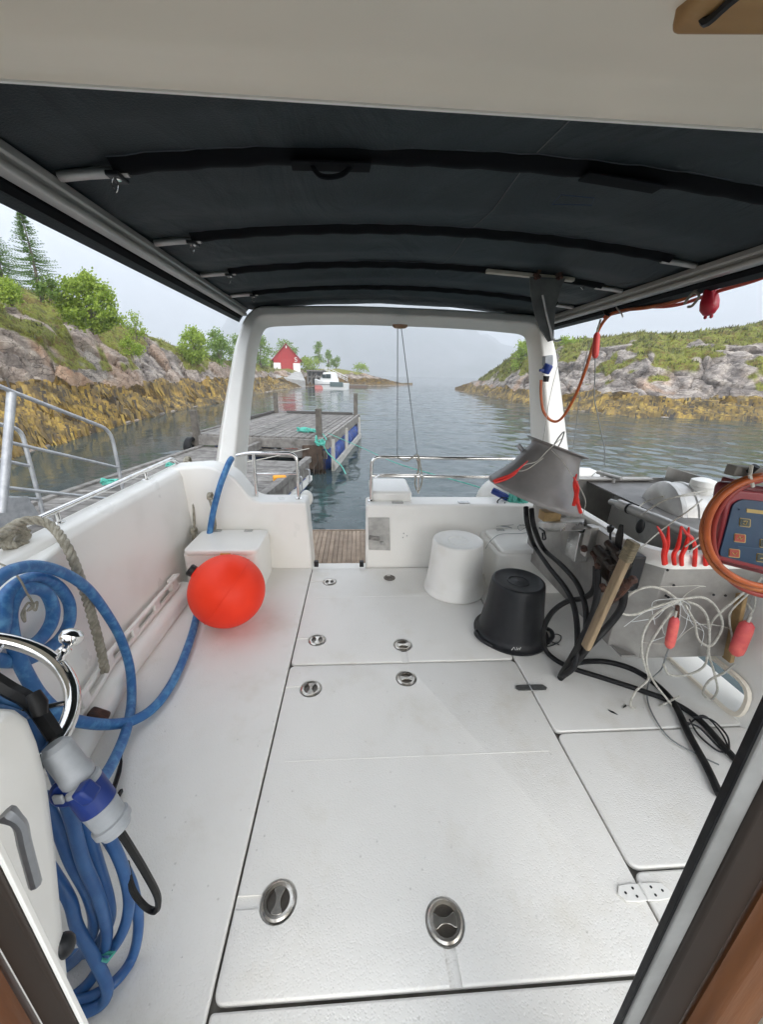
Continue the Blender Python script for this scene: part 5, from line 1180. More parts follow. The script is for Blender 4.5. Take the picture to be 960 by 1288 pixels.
# ---- thick blue water hose
def bluehose(label, pts, r, m=None, n=8): return strand('water_hose', label, 'hose', pts, r, m or M['hose'], 'blue water hose', n, 14)
cx_ = lambda px, py, x=-1.13: PX(px, py, x)
bluehose('long blue hose from the left pillar past the red buoy and along the deck', [PY(291, 577, 2.88), PY(287, 584, 2.80), PY(277, 610, 2.76), PY(269, 640, 2.74), PY(264, 668, 2.72), PY(262, 690, 2.66), PY(256, 725, 2.50), g0(249, 766, .03), g0(240, 802, .03), g0(222, 848, .03), g0(198, 885, .03), g0(170, 905, .045), g0(140, 911, .09), PX(108, 909, -1.05), PX(80, 901, -1.06), PX(52, 878, -1.07), PX(31, 845, -1.08), PX(19, 816, -1.09), PX(13, 792, -1.10), PX(12, 769, -1.11), PX(21, 748, -1.12), PX(38, 740, -1.125), PX(57, 745, -1.13), PX(66, 764, -1.13), PX(64, 783, -1.12), PX(52, 802, -1.12), PX(38, 812, -1.11), PX(18, 815, -1.115)], .0215)
bluehose('outer turn of the blue hose coil hung on the left side, dropping to the deck', [PX(-35, 790, -1.04), PX(-20, 748, -1.07), PX(0, 726, -1.08), PX(19, 716, -1.09), PX(47, 712, -1.10), PX(80, 721, -1.12), PX(109, 740, -1.13), PX(132, 769, -1.135), PX(151, 802, -1.13), PX(163, 840, -1.12), PX(165, 882, -1.06), PX(158, 920, -.98), PX(142, 958, -.92), PX(122, 990, -.86)], .0200)
bluehose('inner turns of the blue hose coil hung on the left side', [PX(-20, 820, -1.05), PX(0, 795, -1.09), PX(4, 774, -1.10), PX(7, 750, -1.12), PX(24, 733, -1.14), PX(47, 726, -1.15), PX(71, 736, -1.155), PX(86, 757, -1.16), PX(87, 781, -1.15), PX(76, 802, -1.14), PX(57, 818, -1.13), PX(33, 830, -1.12), PX(9, 832, -1.11), PX(-15, 826, -1.09)], .0210)
M['rope3'] = M['rope']
cy = lambda px, py, y: PY(px, py, y)
def flo(px, py, y):
    p = PY(px, py, y); return p if p.z > .018 else PZ(px, py, .018)
cord_b = [('first', [(40, 900, .62), (66, 960, .60), (87, 1021, .58), (104, 1083, .57), (122, 1125, .57), (134, 1170, .57), (129, 1209, .56)]),
 ('second', [(62, 925, .66), (80, 960, .64), (104, 1028, .62), (122, 1083, .61), (137, 1136, .60), (136, 1163, .60), (120, 1190, .60), (100, 1200, .62), (70, 1205, .64)]),
 ('third', [(95, 975, .66), (120, 1015, .65), (139, 1056, .62), (156, 1097, .61), (162, 1136, .60), (153, 1174, .58), (129, 1209, .57), (108, 1240, .56), (80, 1262, .58), (50, 1280, .6)]),
 ('fourth', [(110, 1020, .70), (138, 1060, .69), (155, 1090, .67), (167, 1118, .64), (174, 1160, .63), (167, 1202, .61), (146, 1233, .59), (115, 1254, .58), (85, 1262, .60)]),
 ('fifth', [(52, 1000, .62), (72, 1040, .60), (89, 1083, .58), (111, 1125, .58), (118, 1160, .58), (108, 1191, .58), (84, 1215, .60), (60, 1225, .62)]),
 ('sixth', [(55, 1080, .60), (86, 1130, .56), (97, 1167, .55), (118, 1205, .54), (134, 1240, .53), (129, 1261, .53), (100, 1275, .54), (70, 1280, .58)])]
txt = ['hanging straightest below the plug', 'in the middle of the bundle below the plug', 'bowing right to the knot below the plug', 'making the widest bow right of the bundle', 'short and innermost beside the console edge', 'turning up lowest at the bottom of the bundle']
for (nm, pts), t_ in zip(cord_b, txt):
    tag(MB().tube(smooth_path([flo(*q) for q in pts], 8), .0130, 12).build('shore_cable', mat('blue_cable', (.02, .085, .25), .42, (.04, .13, .32), 12) if 'bc' not in M else M['bc'], loc=PY(*pts[0])), 'blue cable loop '+t_, 'cable', 'blue shore cable loops')
for k, pts in enumerate(([(-20, 868, .66), (10, 880, .66), (40, 905, .65), (66, 945, .63), (80, 965, .62)], [(-20, 895, .62), (15, 905, .62), (45, 925, .62), (62, 945, .62)])):
    tag(MB().tube(smooth_path([PY(*q) for q in pts], 8), .0185, 12).build('shore_cable', M['hose'], loc=PY(*pts[1])), 'blue cable lying over the console top, %s' % ('rear strand under the wheel' if k == 0 else 'front strand at the console edge'), 'cable', 'blue cable over the console')
p = PY(129, 1205, .545); tag(MB().tube([p+Vector((-.02, 0, .004)), p+Vector((.015, -.006, 0)), p+Vector((.02, .01, -.006)), p+Vector((-.02, .01, -.004))], .004, 6, closed=True).build('green_twine', M['green'], loc=p), 'green twine tying the blue cable bundle', 'twine')
# shore power connector
a = PY(66, 936, .575); b = PY(148, 1044, .545); ax = (b-a); L_ = ax.length
ks = .88
SP = thing('power_connector', 'grey and blue shore power plug pair hanging beside the helm console', 'plug', a)
MB().lathe([(0.0176, 0), (0.0264, .01), (0.0273, .10*L_/.35), (0.0299, .11*L_/.35), (0.0299, .13*L_/.35), (0.0264, .14*L_/.35), (0.0282, .40*L_), (0.0326, .42*L_), (0.0326, .46*L_), (0.0290, .48*L_)], a, ax, 28).build('plug_body', M['greyplug'], SP)
MB().lathe([(0.0299, .45*L_), (0.0330, .46*L_), (0.0330, .69*L_), (0.0299, .70*L_)], a, ax, 28).build('socket_ring', M['blueplug'], SP)
MB().lathe([(0.0290, .69*L_), (0.0317, .70*L_), (0.0299, .86*L_), (0.0343, .87*L_), (0.0343, .93*L_), (0.0299, .94*L_), (0.0264, .99*L_), (0.0123, L_)], a, ax, 28).build('socket_body', M['greyplug'], SP)
p = PY(84, 995, .545); MB().lathe([(.025, -.009), (.028, -.005), (.028, .005), (.022, .012)], p, (.25, -1, .3), 26).build('socket_lid', M['blueplug'], SP)
MB().box(p+Vector((-.002, -.018, .004)), (.018, .006, .02)).build('lid_catch', M['greyplug'], SP, bevel=.002)
MB().bar(PY(100, 990, .53), PY(117, 1003, .53), .03, .025).build('hinge_block', M['blueplug'], SP, bevel=.005)
strand('black_cable', 'black cable dropping from the shore power plug in a long loop', 'cable', [PY(148, 1042, .545), PY(163, 1065, .55), PY(183, 1098, .56), PY(198, 1128, .57), PY(196, 1145, .58), PY(182, 1140, .59), PY(166, 1118, .60), PY(158, 1085, .62)], .0075, M['black'])
strand('black_cable', 'black cable loop behind the plug on the deck by the fairing', 'cable', [PX(140, 1000, -.9), PX(152, 960, -.96), PX(155, 925, -1.02), PX(163, 926, -1.02), PX(168, 950, -.98), PX(160, 980, -.93), PX(148, 1002, -.88)], .0085, M['black'])
strand('black_cable', 'thick black cable bent over the console top into the plug', 'cable', [PY(-20, 848, .64), PY(12, 868, .64), PY(36, 882, .63), PY(60, 912, .61), PY(82, 950, .60), PY(92, 968, .59)], .015, M['black'])
p = g0(122, 903, .09); o = MB().box(p, (.08, .05, .07), Matrix.Rotation(.5, 3, 'Y')).build('pipe_clip', M['brown'], loc=p, bevel=.012); tag(o, 'dark brown clip at the front end of the base fairing under the blue hose', 'clip')
# ---- mooring ropes on the left
def twisted(name, label, pts, r, group=None, m=None, pitch=.07, n=14):
    sp = smooth_path(pts, n); root = MB(); acc = 0; fr_ = None; tr_ = [[], [], []]
    for i, p in enumerate(sp):
        t = (sp[min(i+1, len(sp)-1)]-sp[max(i-1, 0)]).normalized()
        if i: acc += (sp[i]-sp[i-1]).length
        fr_ = t.orthogonal().normalized() if fr_ is None else (fr_-t*fr_.dot(t)).normalized()
        w_ = t.cross(fr_)
        for s in range(3):
            a = acc/pitch*6.283+s*2.094; tr_[s].append(p+(fr_*math.cos(a)+w_*math.sin(a))*r*.52)
    for s in range(3): root.tube(tr_[s], r*.56, 7)
    return tag(root.build(name, m or M['rope'], loc=pts[0]), label, 'rope', group)
twisted('mooring_rope', 'thick grey twisted mooring rope draped over the left gunwale and down inside', [PX(-30, 690, -1.38), PX(0, 672, -1.38), PX(32, 655, -1.36), PX(62, 660, -1.30), PX(85, 690, -1.20), PX(104, 738, -1.18), PX(118, 785, -1.17), PX(126, 815, -1.165), PX(132, 845, -1.16)], .0185, n=26, pitch=.085)
def knot(label, px, py, x, rad, r, seed):
    c = PX(px, py, x); rnd = random.Random(seed); pts = []
    for k in range(16):
        a = k*1.25; pts.append(c+Vector((math.cos(a*1.7)*rad*.5, math.cos(a)*rad*1.3, math.sin(a)*rad)))
    return twisted('rope_knot', label, pts, r, n=14, pitch=.07)
knot('bulky grey rope knot tied round the left handrail', 18, 676, -1.385, .035, .016, 1)
strand('tied_twine', 'thin grey cord hanging over the gunwale into the hose coil', 'cord', [PX(-20, 702, -1.27), PX(10, 714, -1.2), PX(24, 728, -1.12), PX(33, 745, -1.09), PX(42, 762, -1.085), PX(34, 768, -1.08), PX(46, 757, -1.08), PX(44, 768, -1.08), PX(36, 758, -1.08), PX(27, 772, -1.08), PX(31, 782, -1.08), PX(30, 765, -1.08)], .0035, M['rope'])
twisted('dock_line', 'grey dock line hanging from the handrail end down the left stern corner', [PX(233, 583, -1.38), PX(240, 590, -1.26), PX(242, 620, -1.25), PX(244, 655, -1.25), PX(243, 680, -1.245), PX(246, 700, -1.24)], .010, n=16, pitch=.05)
twisted('dock_line', 'grey dock line tied at the handrail end and looped across the stern corner', [PX(226, 588, -1.40), PX(235, 580, -1.38), PX(243, 590, -1.30), PX(255, 612, -1.22), PY(264, 630, 2.8), PY(270, 655, 2.8), PY(268, 668, 2.76), PY(250, 680, 2.72), PX(243, 668, -1.24)], .010, n=16, pitch=.05)
knot('grey rope knot on the after end of the left handrail', 236, 580, -1.39, .028, .011, 3)
knot('small grey knot low on the dock line in the stern corner', 244, 668, -1.24, .022, .009, 4)
knot('loose grey knot halfway down the diagonal dock line', 264, 624, -1.06, .022, .007, 5)

# ---- lines to the stern rail, rope on the rail
p0 = ap(500, 408)+Vector((0, -.02, 0)); p1 = ap(504, 408)+Vector((0, -.02, 0))
strand('halyard', 'left thin line hung straight from the arch lamp to the stern rail', 'line', [p0, PY(500, 574, TY+.08)], .0032, M['linegrey'])
strand('halyard', 'right thin line slanting from the arch lamp to the stern rail knot', 'line', [p1, PY(525, 572, TY+.08)], .0032, M['linegrey'])
strand('rail_tie', 'grey cord knotted round the stern rail and looping down', 'cord', [PY(500, 575, TY+.08), PY(512, 580, TY+.07), PY(525, 572, TY+.06), PY(529, 585, TY+.06), PY(531, 605, TY+.06), PY(526, 618, TY+.06), PY(522, 606, TY+.06), PY(527, 588, TY+.06), PY(524, 576, TY+.06)], .005, M['rope'])

# ---- gear behind the right transom
p = PY(628, 640, TY+.38); lr_ = thing('stern_cover', 'white rounded moulded cover behind the right transom', 'cover', (p.x, p.y, .4))
MB().ball((p.x+.05, p.y, .44), .27, 32, 20, (1.0, .8, .92)).build('shell', M['gel'], lr_)
fc = bpy.data.curves.new('mark', 'FONT'); fc.body = 'GH'; fc.size = .055; fc.extrude = .001; fo = bpy.data.objects.new('mark', fc); COL.objects.link(fo)
dg = bpy.context.evaluated_depsgraph_get(); tm_ = bpy.data.meshes.new_from_object(fo.evaluated_get(dg)); bpy.data.objects.remove(fo)
q = PY(613, 634, TY+.225)
to = bpy.data.objects.new('letter_mark', tm_); COL.objects.link(to); tm_.materials.append(M['linegrey']); tm_.transform(Matrix.Translation(q-lr_.location) @ Matrix.Rotation(R(80), 4, 'X')); to.parent = lr_
p = PY(634, 624, TY+.10); tag(MB().tube(smooth_path([PY(620, 617, TY+.16), PY(630, 622, TY+.12), PY(640, 628, TY+.12), PY(648, 640, TY+.1)], 4), .028, 8).build('blue_strap', M['blueplug'], loc=p), 'bright blue strap over the white stern cover under the funnel', 'strap')
coil('heap of green net rope stuffed behind the right transom under the funnel', PY(650, 638, TY+.10), .085, 7, .016, M['green'], 8, flat=1.0, name='green_net')
strand('black_tie', 'short black cord loop beside the green net on the stern cover', 'cord', [PY(640, 627, TY+.05), PY(632, 626, TY+.04), PY(626, 631, TY+.04), PY(630, 636, TY+.04), PY(636, 632, TY+.04)], .005, M['black'])
p = PY(386, 640, TY+.3); tag(MB().ball((p.x, p.y, .50), .055, 20, 14, (1, 1, 1.3)).build('white_fender', M['whitep'], loc=p), 'small white fender peeping out right of the left gate post', 'fender')
strand('wire', 'thin grey wire lying over the right seat box lid', 'wire', [PY(611, 690, 2.36), PY(618, 680, 2.38), PZ(630, 672, .372), PZ(655, 671, .372), PZ(668, 669, .372)], .002, M['linegrey'])
strand('wire', 'thin wire coil on the back of the right seat box lid', 'wire', [PZ(625, 662, .372), PZ(650, 660, .372), PZ(662, 662, .372), PZ(655, 667, .372), PZ(652, 662, .372), PZ(664, 660, .372), PZ(675, 664, .372)], .002, M['linegrey'])
p = PZ(629, 662, .372); tag(MB().prism([(0, 0), (.07, -.01), (.085, -.045), (.06, -.03)], p, (1, 0, 0), (0, 1, 0), (0, 0, .004)).build('grey_scrap', M['linegrey'], loc=p, smooth=False), 'grey torn scrap on the corner of the right seat box lid', 'scrap')

# ---- things hung from the right canopy rail
rx = lambda px, py, dx=0: PX(px, py, 1.60+dx)
strand('orange_cable', 'orange cable strung below the right canopy rail and looping down to the blue plug', 'cable', [rx(1010, 318, -.03), rx(960, 342), rx(900, 360), rx(850, 379), rx(812, 387), rx(785, 390), rx(768, 396), rx(755, 412), rx(746, 436), rx(736, 468), rx(722, 502), PY(706, 527, 2.95), PY(694, 529, 3.0), PY(684, 517, 3.02), PY(681, 498, 3.04), PY(681, 478, 3.06)], .0105, M['orangecable'])
strand('orange_cable', 'second redder cable running beside the orange one under the rail', 'cable', [rx(1010, 322, .02), rx(960, 349, .01), rx(905, 366, .01), rx(855, 383, .01), rx(820, 386, .01), rx(790, 382, .01), rx(772, 388, .01), rx(760, 400, .0)], .008, mat('red_cable', (.5, .06, .03), .45))
PS = thing('blue_socket', 'blue plug in a grey socket screwed to the right arch leg', 'socket', ap(684, 462))
c = ap(685, 454)+Vector((.0, -.06, 0)); MB().box(c, (.075, .05, .08), Matrix.Rotation(-.15, 3, 'Y')).build('socket_box', M['greyplug'], PS, bevel=.01)
c = ap(682, 464)+Vector((0, -.09, 0)); MB().lathe([(.03, -.035), (.036, -.03), (.036, .025), (.03, .035)], c, (.25, -.3, 1), 20).build('plug_body', M['blueplug'], PS)
MB().box(ap(675, 466)+Vector((0, -.10, 0)), (.04, .02, .02)).build('plug_latch', M['blueplug'], PS, bevel=.004)
MB().lathe([(.022, -.025), (.024, .02)], ap(681, 476)+Vector((0, -.09, 0)), (0, 0, 1), 14).build('cable_gland', M['blackp'], PS)
def float_(name, label, px, py0, py1, r, plane, m, group='pink net floats', cat='float', sx=1):
    a = plane(px[0], py0); b = plane(px[1], py1); L_ = (b-a).length
    root = thing(name, label, cat, a, group)
    MB().lathe([(.002, 0), (r*.55, L_*.02), (r*.92, L_*.10), (r, L_*.25), (r, L_*.75), (r*.92, L_*.90), (r*.55, L_*.98), (.002, L_)], a, b-a, 24).build('float_body', m, root)
    MB().tube([a+(a-b).normalized()*.03, a+(b-a)*.02], r*.22, 8).build('eye', M['line'], root)
    return root
float_('net_float', 'slim pink float hanging on a cord just right of the right arch leg', (751.5, 749), 418, 451, .021, lambda x, y: PX(x, y, 1.58), M['redfloat'])
float_('net_float', 'slim faded pink float hanging left on the steel tray face', (850, 842), 776, 815, .020, lambda x, y: PY(x, y, 1.345), M['pinkfloat'])
float_('net_float', 'fatter faded pink float hanging right at the steel tray corner', (942, 925), 782, 824, .029, lambda x, y: PY(x, y, 1.32), M['pinkfloat'])
p = PX(893, 370, 1.60); RFt = thing('red_weight', 'dark red pear shaped float hanging from the right canopy rail', 'float', p)
a = PX(895, 355, 1.60); b = PX(892, 397, 1.60); L_ = (b-a).length
MB().lathe([(.008, 0), (.020, L_*.08), (.028, L_*.35), (.036, L_*.6), (.035, L_*.8), (.022, L_*.95), (.004, L_)], a, b-a, 24, sx=1).build('float_body', mat('dark_red', (.42, .012, .03), .3), RFt)
for s in (-1, 1): MB().lathe([(.006, 0), (.007, .012), (.002, .016)], b+Vector((0, s*.016, .003)), (0, 0, -1), 8).build('nub', mat('dark_red2', (.4, .012, .03), .35), RFt)
strand('float_cord', 'green grey cord hanging from the pink float down to the gunwale', 'cord', [PX(749, 451, 1.58), PX(749, 470, 1.6), PX(748, 500, 1.65), PX(752, 520, 1.68), PX(757, 545, 1.7), PX(761, 565, 1.75), PX(761, 585, 1.78)], .0035, M['linegrey'])
strand('float_cord', 'short cord holding the pink float to the orange cable', 'cord', [PX(756, 402, 1.59), PX(753, 412, 1.58), PX(751, 419, 1.58), PX(754, 408, 1.58)], .006, M['rope'])
strand('float_cord', 'thin straight line slanting down right of the arch leg', 'cord', [PX(742, 430, 1.62), PX(733, 470, 1.64), PX(727, 520, 1.66), PX(722, 565, 1.68)], .0025, M['linegrey'])
strand('fishing_line', 'white line crossing the right arch leg down to the funnel', 'cord', [PY(703, 455, 2.9), PY(692, 500, 2.7), PY(685, 545, 2.2), PY(682, 565, 1.95)], .0022, M['line'])
strand('rail_lashing', 'grey lashing knotted round the right canopy rail with loose ends', 'lashing', [PX(879, 318, 1.54), PX(872, 338, 1.53), PX(872, 360, 1.54), PX(878, 362, 1.56), PX(866, 375, 1.56), PX(862, 382, 1.56), PX(872, 368, 1.56), PX(880, 372, 1.56), PX(872, 384, 1.56), PX(866, 386, 1.56)], .006, M['rope'])
strand('rail_lashing', 'black strap wrapped round the right canopy rail near the arch', 'lashing', [PX(764, 376, 1.60), PX(759, 384, 1.56), PX(762, 394, 1.56), PX(768, 396, 1.60)], .008, M['black'])
strand('rail_lashing', 'thin pale tie round rail and orange cable near the arch', 'lashing', [PX(778, 376, 1.60), PX(776, 386, 1.55), PX(782, 394, 1.57), PX(784, 399, 1.58)], .004, M['line'])
# ---- gaff and grey plate hung under the third bow
GF = thing('hanging_rack', 'pale batten clamped under the canopy with curved grey plate and hook', 'rack', PY(690, 345, 2.34))
Yg = 2.33
MB().bar(PY(612, 341, Yg), PY(722, 352, Yg), .03, .02).build('batten', mat('pale_batten', (.55, .52, .44), .6, (.42, .38, .3), 12), GF, bevel=.004)
pl = [(667, 348), (712, 350), (706, 364), (700, 385), (698, 405), (697, 428), (690, 430), (680, 414), (673, 395), (668, 370)]
pl = [PY(x, y, Yg-.02) for x, y in pl]; c0 = pl[0]
MB().prism([(p.x-c0.x, p.z-c0.z) for p in pl], c0, (1, 0, 0), (0, 0, 1), (0, .008, 0)).build('curved_plate', mat('grey_plate', (.15, .155, .15), .6, (.10, .105, .10), 10), GF, bevel=.002)
MB().tube(smooth_path([PY(683, 371, Yg-.035), PY(688, 395, Yg-.035), PY(693, 415, Yg-.035), PY(695, 425, Yg-.035), PY(700, 429, Yg-.035), PY(706, 427, Yg-.035)], 5), .0065, 8).build('hook_bar', M['alu'], GF)
for px in (678, 706):
    MB().tube([PY(px-4, 351, Yg-.03), PY(px, 342, Yg-.03), PY(px+5, 333, Yg-.03)], .011, 8).build('clamp', M['brown'], GF)
    MB().tube([PY(px-6, 345, Yg-.03), PY(px+2, 349, Yg-.03)], .009, 8).build('clamp', M['brown'], GF)
strand('hook_cord', 'little wire hook dangling under the canopy right of the hanging rack', 'hook', [PY(733, 352, 2.4), PY(735, 358, 2.4), PY(734, 364, 2.4), PY(731, 361, 2.4)], .002, M['chrome'])

# ---- red lures hooked over the white tray rim
G2 = 'red rubber lures hooked over the white tray rim'
Yl = 1.362
for lb, pts in (('leftmost red lure on the tray rim, leaning left and bent', [(827, 662), (833, 672), (837, 684), (835, 698), (836, 710)]), ('second red lure from the left on the tray rim, joined to the first', [(841.5, 662), (841, 674), (840, 686), (837, 698), (838, 709)]),
                ('third red lure on the tray rim, S shaped', [(857, 662), (856, 674), (853, 688), (848, 698), (849, 710)]), ('fourth red lure on the tray rim with its top crossed by the fifth', [(867, 663), (866, 676), (863, 688), (858, 699), (858, 711)]),
                ('fifth red lure on the tray rim, curving right to hang straight', [(858, 662), (864, 671), (871, 678), (875, 690), (874, 712)]), ('rightmost red lure on the tray rim beside the red control box', [(887, 690), (888, 700), (888, 711)]), ('short red lure half hidden by the orange cable coil', [(893, 694), (894, 703), (894, 710)])):
    lure(lb, [PY(x, y, Yl) for x, y in pts], G2, .0085)
# black hook on a line from the pipe
p = PZ(806, 655, .82); HK = thing('snap_hook', 'black snap hook hanging on a cord from the tray pipe', 'hook', p)
q = PX(806, 662, 1.40); MB().ball(q, .028, 14, 10, (.6, .8, 1.35)).build('hook_body', M['blackp'], HK)
MB().tube(smooth_path([PX(808, 648, 1.42), PX(805, 638, 1.5), PZ(815, 630, .90), PZ(835, 624, .98)], 5), .0035, 6).build('hook_cord', M['line'], HK)
# thin lines over the drum
for k, (lb, pts) in enumerate((('first', [(808, 648, .86), (830, 632, .96), (862, 622, 1.02), (890, 618, 1.02)]), ('second', [(812, 645, .86), (840, 628, .97), (878, 622, 1.0)]), ('third', [(806, 690, .82), (835, 665, .88), (870, 640, 1.0), (884, 628, 1.03)]), ('fourth', [(862, 688, .88), (885, 672, .93), (900, 662, .95)]), ('fifth', [(868, 694, .88), (885, 682, .9), (905, 668, .95)]))):
    strand('drum_line', ['pale line arching highest over the steel drum', 'pale line just under the highest one over the steel drum', 'long thin line slanting from the tray corner up over the drum', 'upper short line between pipe and orange coil', 'lower short line between pipe and orange coil'][k], 'line', [PZ(*q) for q in pts], .003, M['line'], 'thin lines over the steel drum')
# tangle of white rope on the tray face
def tangle(label, pts, r=.0052, y=1.365, tw=True):
    P = [PY(x, yy, y-.006*(i % 3)) for i, (x, yy) in enumerate(pts)]
    if tw: return twisted('white_rope', label, P, r, 'white ropes tangled on the tray face', M['line'], pitch=.026, n=16)
    return strand('white_rope', label, 'rope', P, r*.5, M['line'], 'white ropes tangled on the tray face', 8, 5)
c2 = lambda L: [(760+x/4.295, 540+y/4.295) for x, y in L]
tangle('white rope making the big flat loop at the left of the tray face', c2([(410, 930), (330, 870), (240, 852), (150, 885), (95, 950), (100, 995), (170, 1000), (260, 965), (360, 935), (440, 915), (540, 910), (610, 965), (642, 1060), (600, 1150), (560, 1170), (510, 1130), (490, 1040), (440, 950)]))
tangle('white rope hanging from the knot to the deck on the left', c2([(410, 930), (340, 960), (260, 1020), (215, 1100), (205, 1190), (225, 1290), (240, 1350), (170, 1420), (150, 1500), (260, 1510)])+[(855, 876)])
tangle('white rope hanging beside it in a steeper curve', c2([(430, 925), (350, 1010), (280, 1110), (240, 1180), (230, 1260)])+[(818, 848), (826, 862), (840, 880), (858, 905), (866, 935), (880, 962), (898, 972)])
tangle('white rope dropping from the control box behind the right float', c2([(770, 870), (700, 930), (640, 980), (580, 1050), (570, 1150), (570, 1220), (590, 1290)])+[(900, 850), (903, 868), (895, 880), (885, 872), (893, 856), (912, 846), (925, 835)])
tangle('white rope right of centre curling down behind the float', c2([(450, 930), (520, 960), (560, 1020), (570, 1100), (565, 1180)])+[(888, 835), (876, 845), (858, 850), (842, 848), (835, 835)])
tangle('thin white cord slanting down to the right float', c2([(855, 800), (800, 870), (690, 980), (680, 1040), (692, 1110), (690, 1160)]), .004)
tangle('thin white cord waving across the tray face', c2([(200, 1150), (300, 1160), (380, 1150), (450, 1090), (520, 1055), (620, 1060), (690, 1080)]), .003, tw=False)
tangle('thin frayed cord spreading right at the top of the tangle', c2([(410, 930), (460, 880), (520, 850), (550, 850), (500, 845), (380, 850), (300, 850)]), .003, tw=False)
tangle('short twisted cord holding the right float', c2([(820, 880), (815, 960), (790, 1000), (775, 1030), (800, 990), (790, 960), (775, 940)]), .004)
rnd = random.Random(12)
for k in range(9):
    x0, y0 = rnd.uniform(845, 862), rnd.uniform(752, 762); pts = [(x0, y0)]
    a = rnd.uniform(.2, 2.9)
    for q in range(4): a += rnd.gauss(0, .5); x0 += math.cos(a)*rnd.uniform(10, 24); y0 += abs(math.sin(a))*rnd.uniform(8, 22); pts.append((x0, y0))
    strand('thin_line', 'nearly invisible thin nylon line tangled in the white ropes', 'line', [PY(x, y, 1.36) for x, y in pts], .0012, M['twine'], 'nylon lines in the rope tangle', 6, 4)
p = PY(852, 770, 1.35); tag(MB().tube([PY(853, 762, 1.35), PY(852, 776, 1.35)], .008, 8).build('swivel', M['brown'], loc=p), 'rusty swivel above the left pink float', 'swivel')
strand('trailing_cord', 'dark cord trailing from the left float down over the deck', 'cord', [PY(842, 815, 1.345), PY(838, 826, 1.33), PZ(832, 842, .10), PZ(817, 858, .02), PZ(815, 880, .01), PZ(825, 905, .01), PZ(845, 930, .01), PZ(880, 950, .01), PZ(905, 962, .01)], .0035, M['linegrey'])
p = PY(925, 790, 1.39); o = MB().bar(PY(933, 748, 1.385), PY(916, 830, 1.385), .045, .02).build('wood_strip', M['wood'], loc=p, bevel=.003); tag(o, 'old wooden strip at the right edge of the steel tray', 'batten')

# ---- red remote control with its coiled orange cable
Yc = .90; cp_ = lambda px, py, y=Yc: PY(px, py, y)
CB = thing('control_box', 'red control box with blue key panel hanging at the right edge', 'control box', cp_(960, 670))
def plate(pts, y0, y1, nm, m, bev, rad, parent=CB):
    P = [PY(px, py, y0) for px, py in pts]; Q = [(v_.x, v_.y) for v_ in fillet([(p.x, p.z, 0) for p in P], rad, 5, True)]
    return MB().prism(Q, (0, y0, 0), (1, 0, 0), (0, 0, 1), (0, y1-y0, 0)).build(nm, m, parent, bevel=bev, segs=3)
redc = mat('red_case', (.15, .012, .016), .38, (.09, .008, .012), 14, bump=.05)  # case, bezel and panel colours darkened for the shade they hang in
plate([(893, 706), (909, 606), (1040, 622), (1020, 738)], .90, .925, 'case', redc, .012, .025)
plate([(900, 704), (917, 615), (1040, 628), (1020, 732)], .885, .90, 'bezel', mat('red_bezel', (.22, .025, .03), .3), .005, .02)
fcP = plate([(905.5, 699), (923, 634), (935, 628), (1040, 640), (1020, 728)], .880, .886, 'key_panel', mat('blue_panel', (.010, .040, .085), .3, (.008, .03, .07), 12), .001, .012)
yl = mat('gold_print', (.42, .30, .10), .5)
def key(px, py, w_, h_, col, sym):
    P = [(px-w_/2, py-h_/2-.5), (px+w_/2, py-h_/2+.9), (px+w_/2-.6, py+h_/2+.5), (px-w_/2-.8, py+h_/2-.9)]
    k = plate([((x-px)*1.16+px, (y-py)*1.16+py) for x, y in P], .8788, .880, 'key_outline', yl, 0, .004, fcP)
    k2 = plate(P, .8772, .8792, 'key', col, .0005, .0035, fcP)
    pts = [PY(px+a, py+b, .8765) for a, b in sym]
    MB().tube(pts, .0012, 5).build('key_symbol', yl, fcP)
dk = mat('key_dark', (.03, .04, .035), .4); rk = mat('key_red', (.30, .05, .03), .4)
key(938.4, 657.5, 12, 9.5, dk, [(-3, -2), (2.5, -2), (0, 2.8), (-3, 1)])
key(932, 677, 12.5, 9.5, rk, [(-3.5, 1), (-1, -2.5), (1, 1.5), (3.5, -1)])
key(925, 696, 12, 9.5, rk, [(-3, -1), (0, 2), (3, -1)])
key(960, 702, 12, 9.5, dk, [(-3, 0), (3.5, .4)])
key(964, 684, 12, 9.5, dk, [(-3, -1), (0, 2), (3, -1)])
P = [(940, 640), (975, 644), (975, 648.5), (940, 644.5)]; plate(P, .8785, .881, 'name_strip', yl, 0, .001, fcP)
MB().tube([PY(929, 687, .8785), PY(962, 691, .8785)], .0006, 4).build('print_line', mat('faint_print', (.05, .12, .2), .5), fcP)
MB().tube([PY(931, 641, .879), PY(930.5, 641, .878)], .0016, 8).build('indicator', mat('dark_dot', (.01, .03, .08), .4), fcP)
for px in (915,): MB().box(cp_(915, 612, .96), (.02, .03, .05)).build('case_lug', redc, CB, bevel=.004)
OC = thing('cable_coil', 'orange cable coiled in loops round the red control box', 'cable', cp_(975, 670, .86))
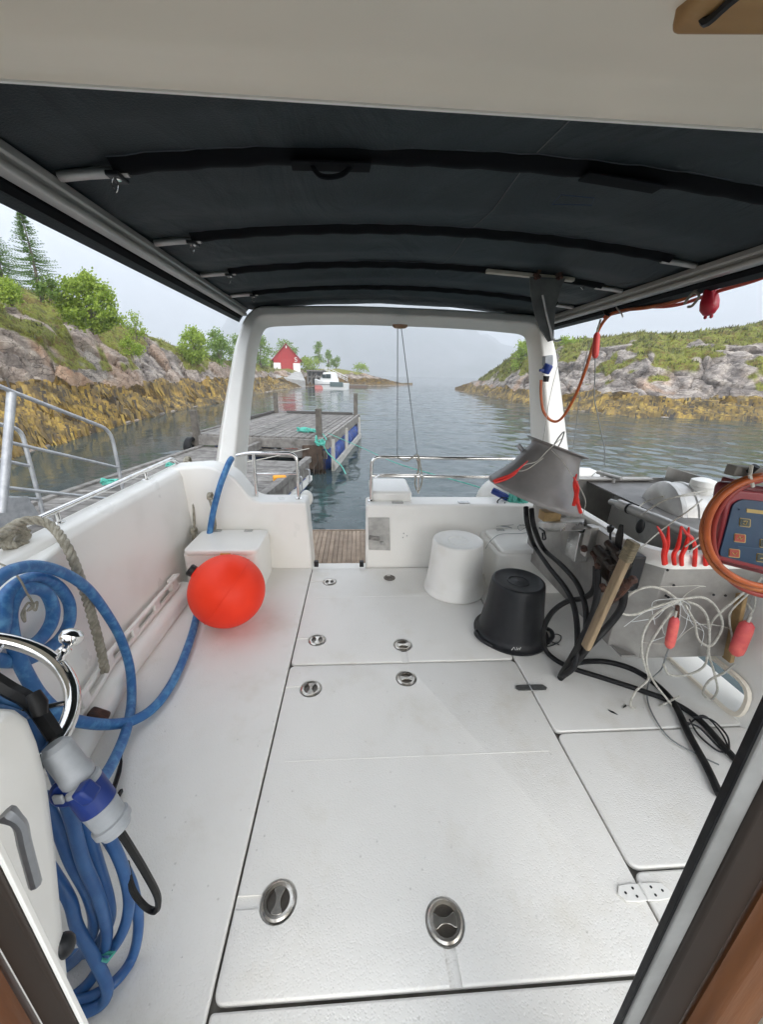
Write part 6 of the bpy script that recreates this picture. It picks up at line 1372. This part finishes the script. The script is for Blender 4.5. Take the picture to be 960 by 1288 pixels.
for k, (rx_, ry_, cx1, cy1, yy) in enumerate(((88, 73, 972, 670, .868), (84, 69, 973, 669, .852), (78, 74, 974, 676, .874))):
    pts = [PY(cx1+rx_*math.cos(a)*(1+.01*math.sin(3*a+k)), cy1+ry_*math.sin(a), yy+.006*math.sin(2*a+k)) for a in [6.2832*q/60 for q in range(60)]]
    MB().tube(pts, .0076, 10, closed=True).build('cable_turn', mat('orange_turn', (.40, .11, .015), .42, (.28, .06, .012), 18) if k == 0 else (M['orangecable'] if k == 1 else mat('red_turn', (.25, .025, .015), .45)), OC)
MB().tube([PY(948, 612, .85), PY(944, 598, .846), PY(946, 586, .87)], .004, 6).build('cable_tie', M['line'], OC)
HB = thing('hanger_bar', 'grey bar with black knob that carries the red control box', 'bar', cp_(960, 592, .93))
MB().bar(cp_(919, 591, .91), cp_(1060, 603, .91), .03, .026).build('bar', mat('painted_bar', (.20, .19, .17), .6, (.13, .12, .11), 12), HB, bevel=.003)
MB().tube([cp_(943, 594, .885), cp_(952, 586, .875)], .0085, 12).build('knob', M['black'], HB)
# bits of dirt on deck
rnd = random.Random(31); mb = MB()
for k in range(46):
    x, y = rnd.uniform(-.9, 1.5), rnd.uniform(.5, 2.7)
    a = rnd.random()*6.28; s = rnd.uniform(.0015, .0045); mb.add([(x, y, .0012), (x+s*math.cos(a), y+s*math.sin(a), .003), (x+s*.5*math.cos(a+1), y+s*.5*math.sin(a+1), .0014)], [(0, 1, 2)])
tag(mb.build('deck_debris', mat('debris', (.05, .04, .03), .9), fix=False, smooth=False), 'tiny dark crumbs of dirt scattered over the white deck', 'dirt', kind='stuff')
for lb, px, py in (('left dark leaf scrap on the right deck panel', 765, 893), ('right dark leaf scrap on the right deck panel', 784, 891)):
    p = PZ(px, py, .003); tag(MB().prism([(0, 0), (.02, -.012), (.03, -.03), (.008, -.015)] if px < 770 else [(0, 0), (.025, .01), (.03, .02), (.012, .012)], p, (1, 0, 0), (0, 1, 0), (0, 0, .003)).build('leaf_scrap', M['blackp'], loc=p, smooth=False), lb, 'leaf')
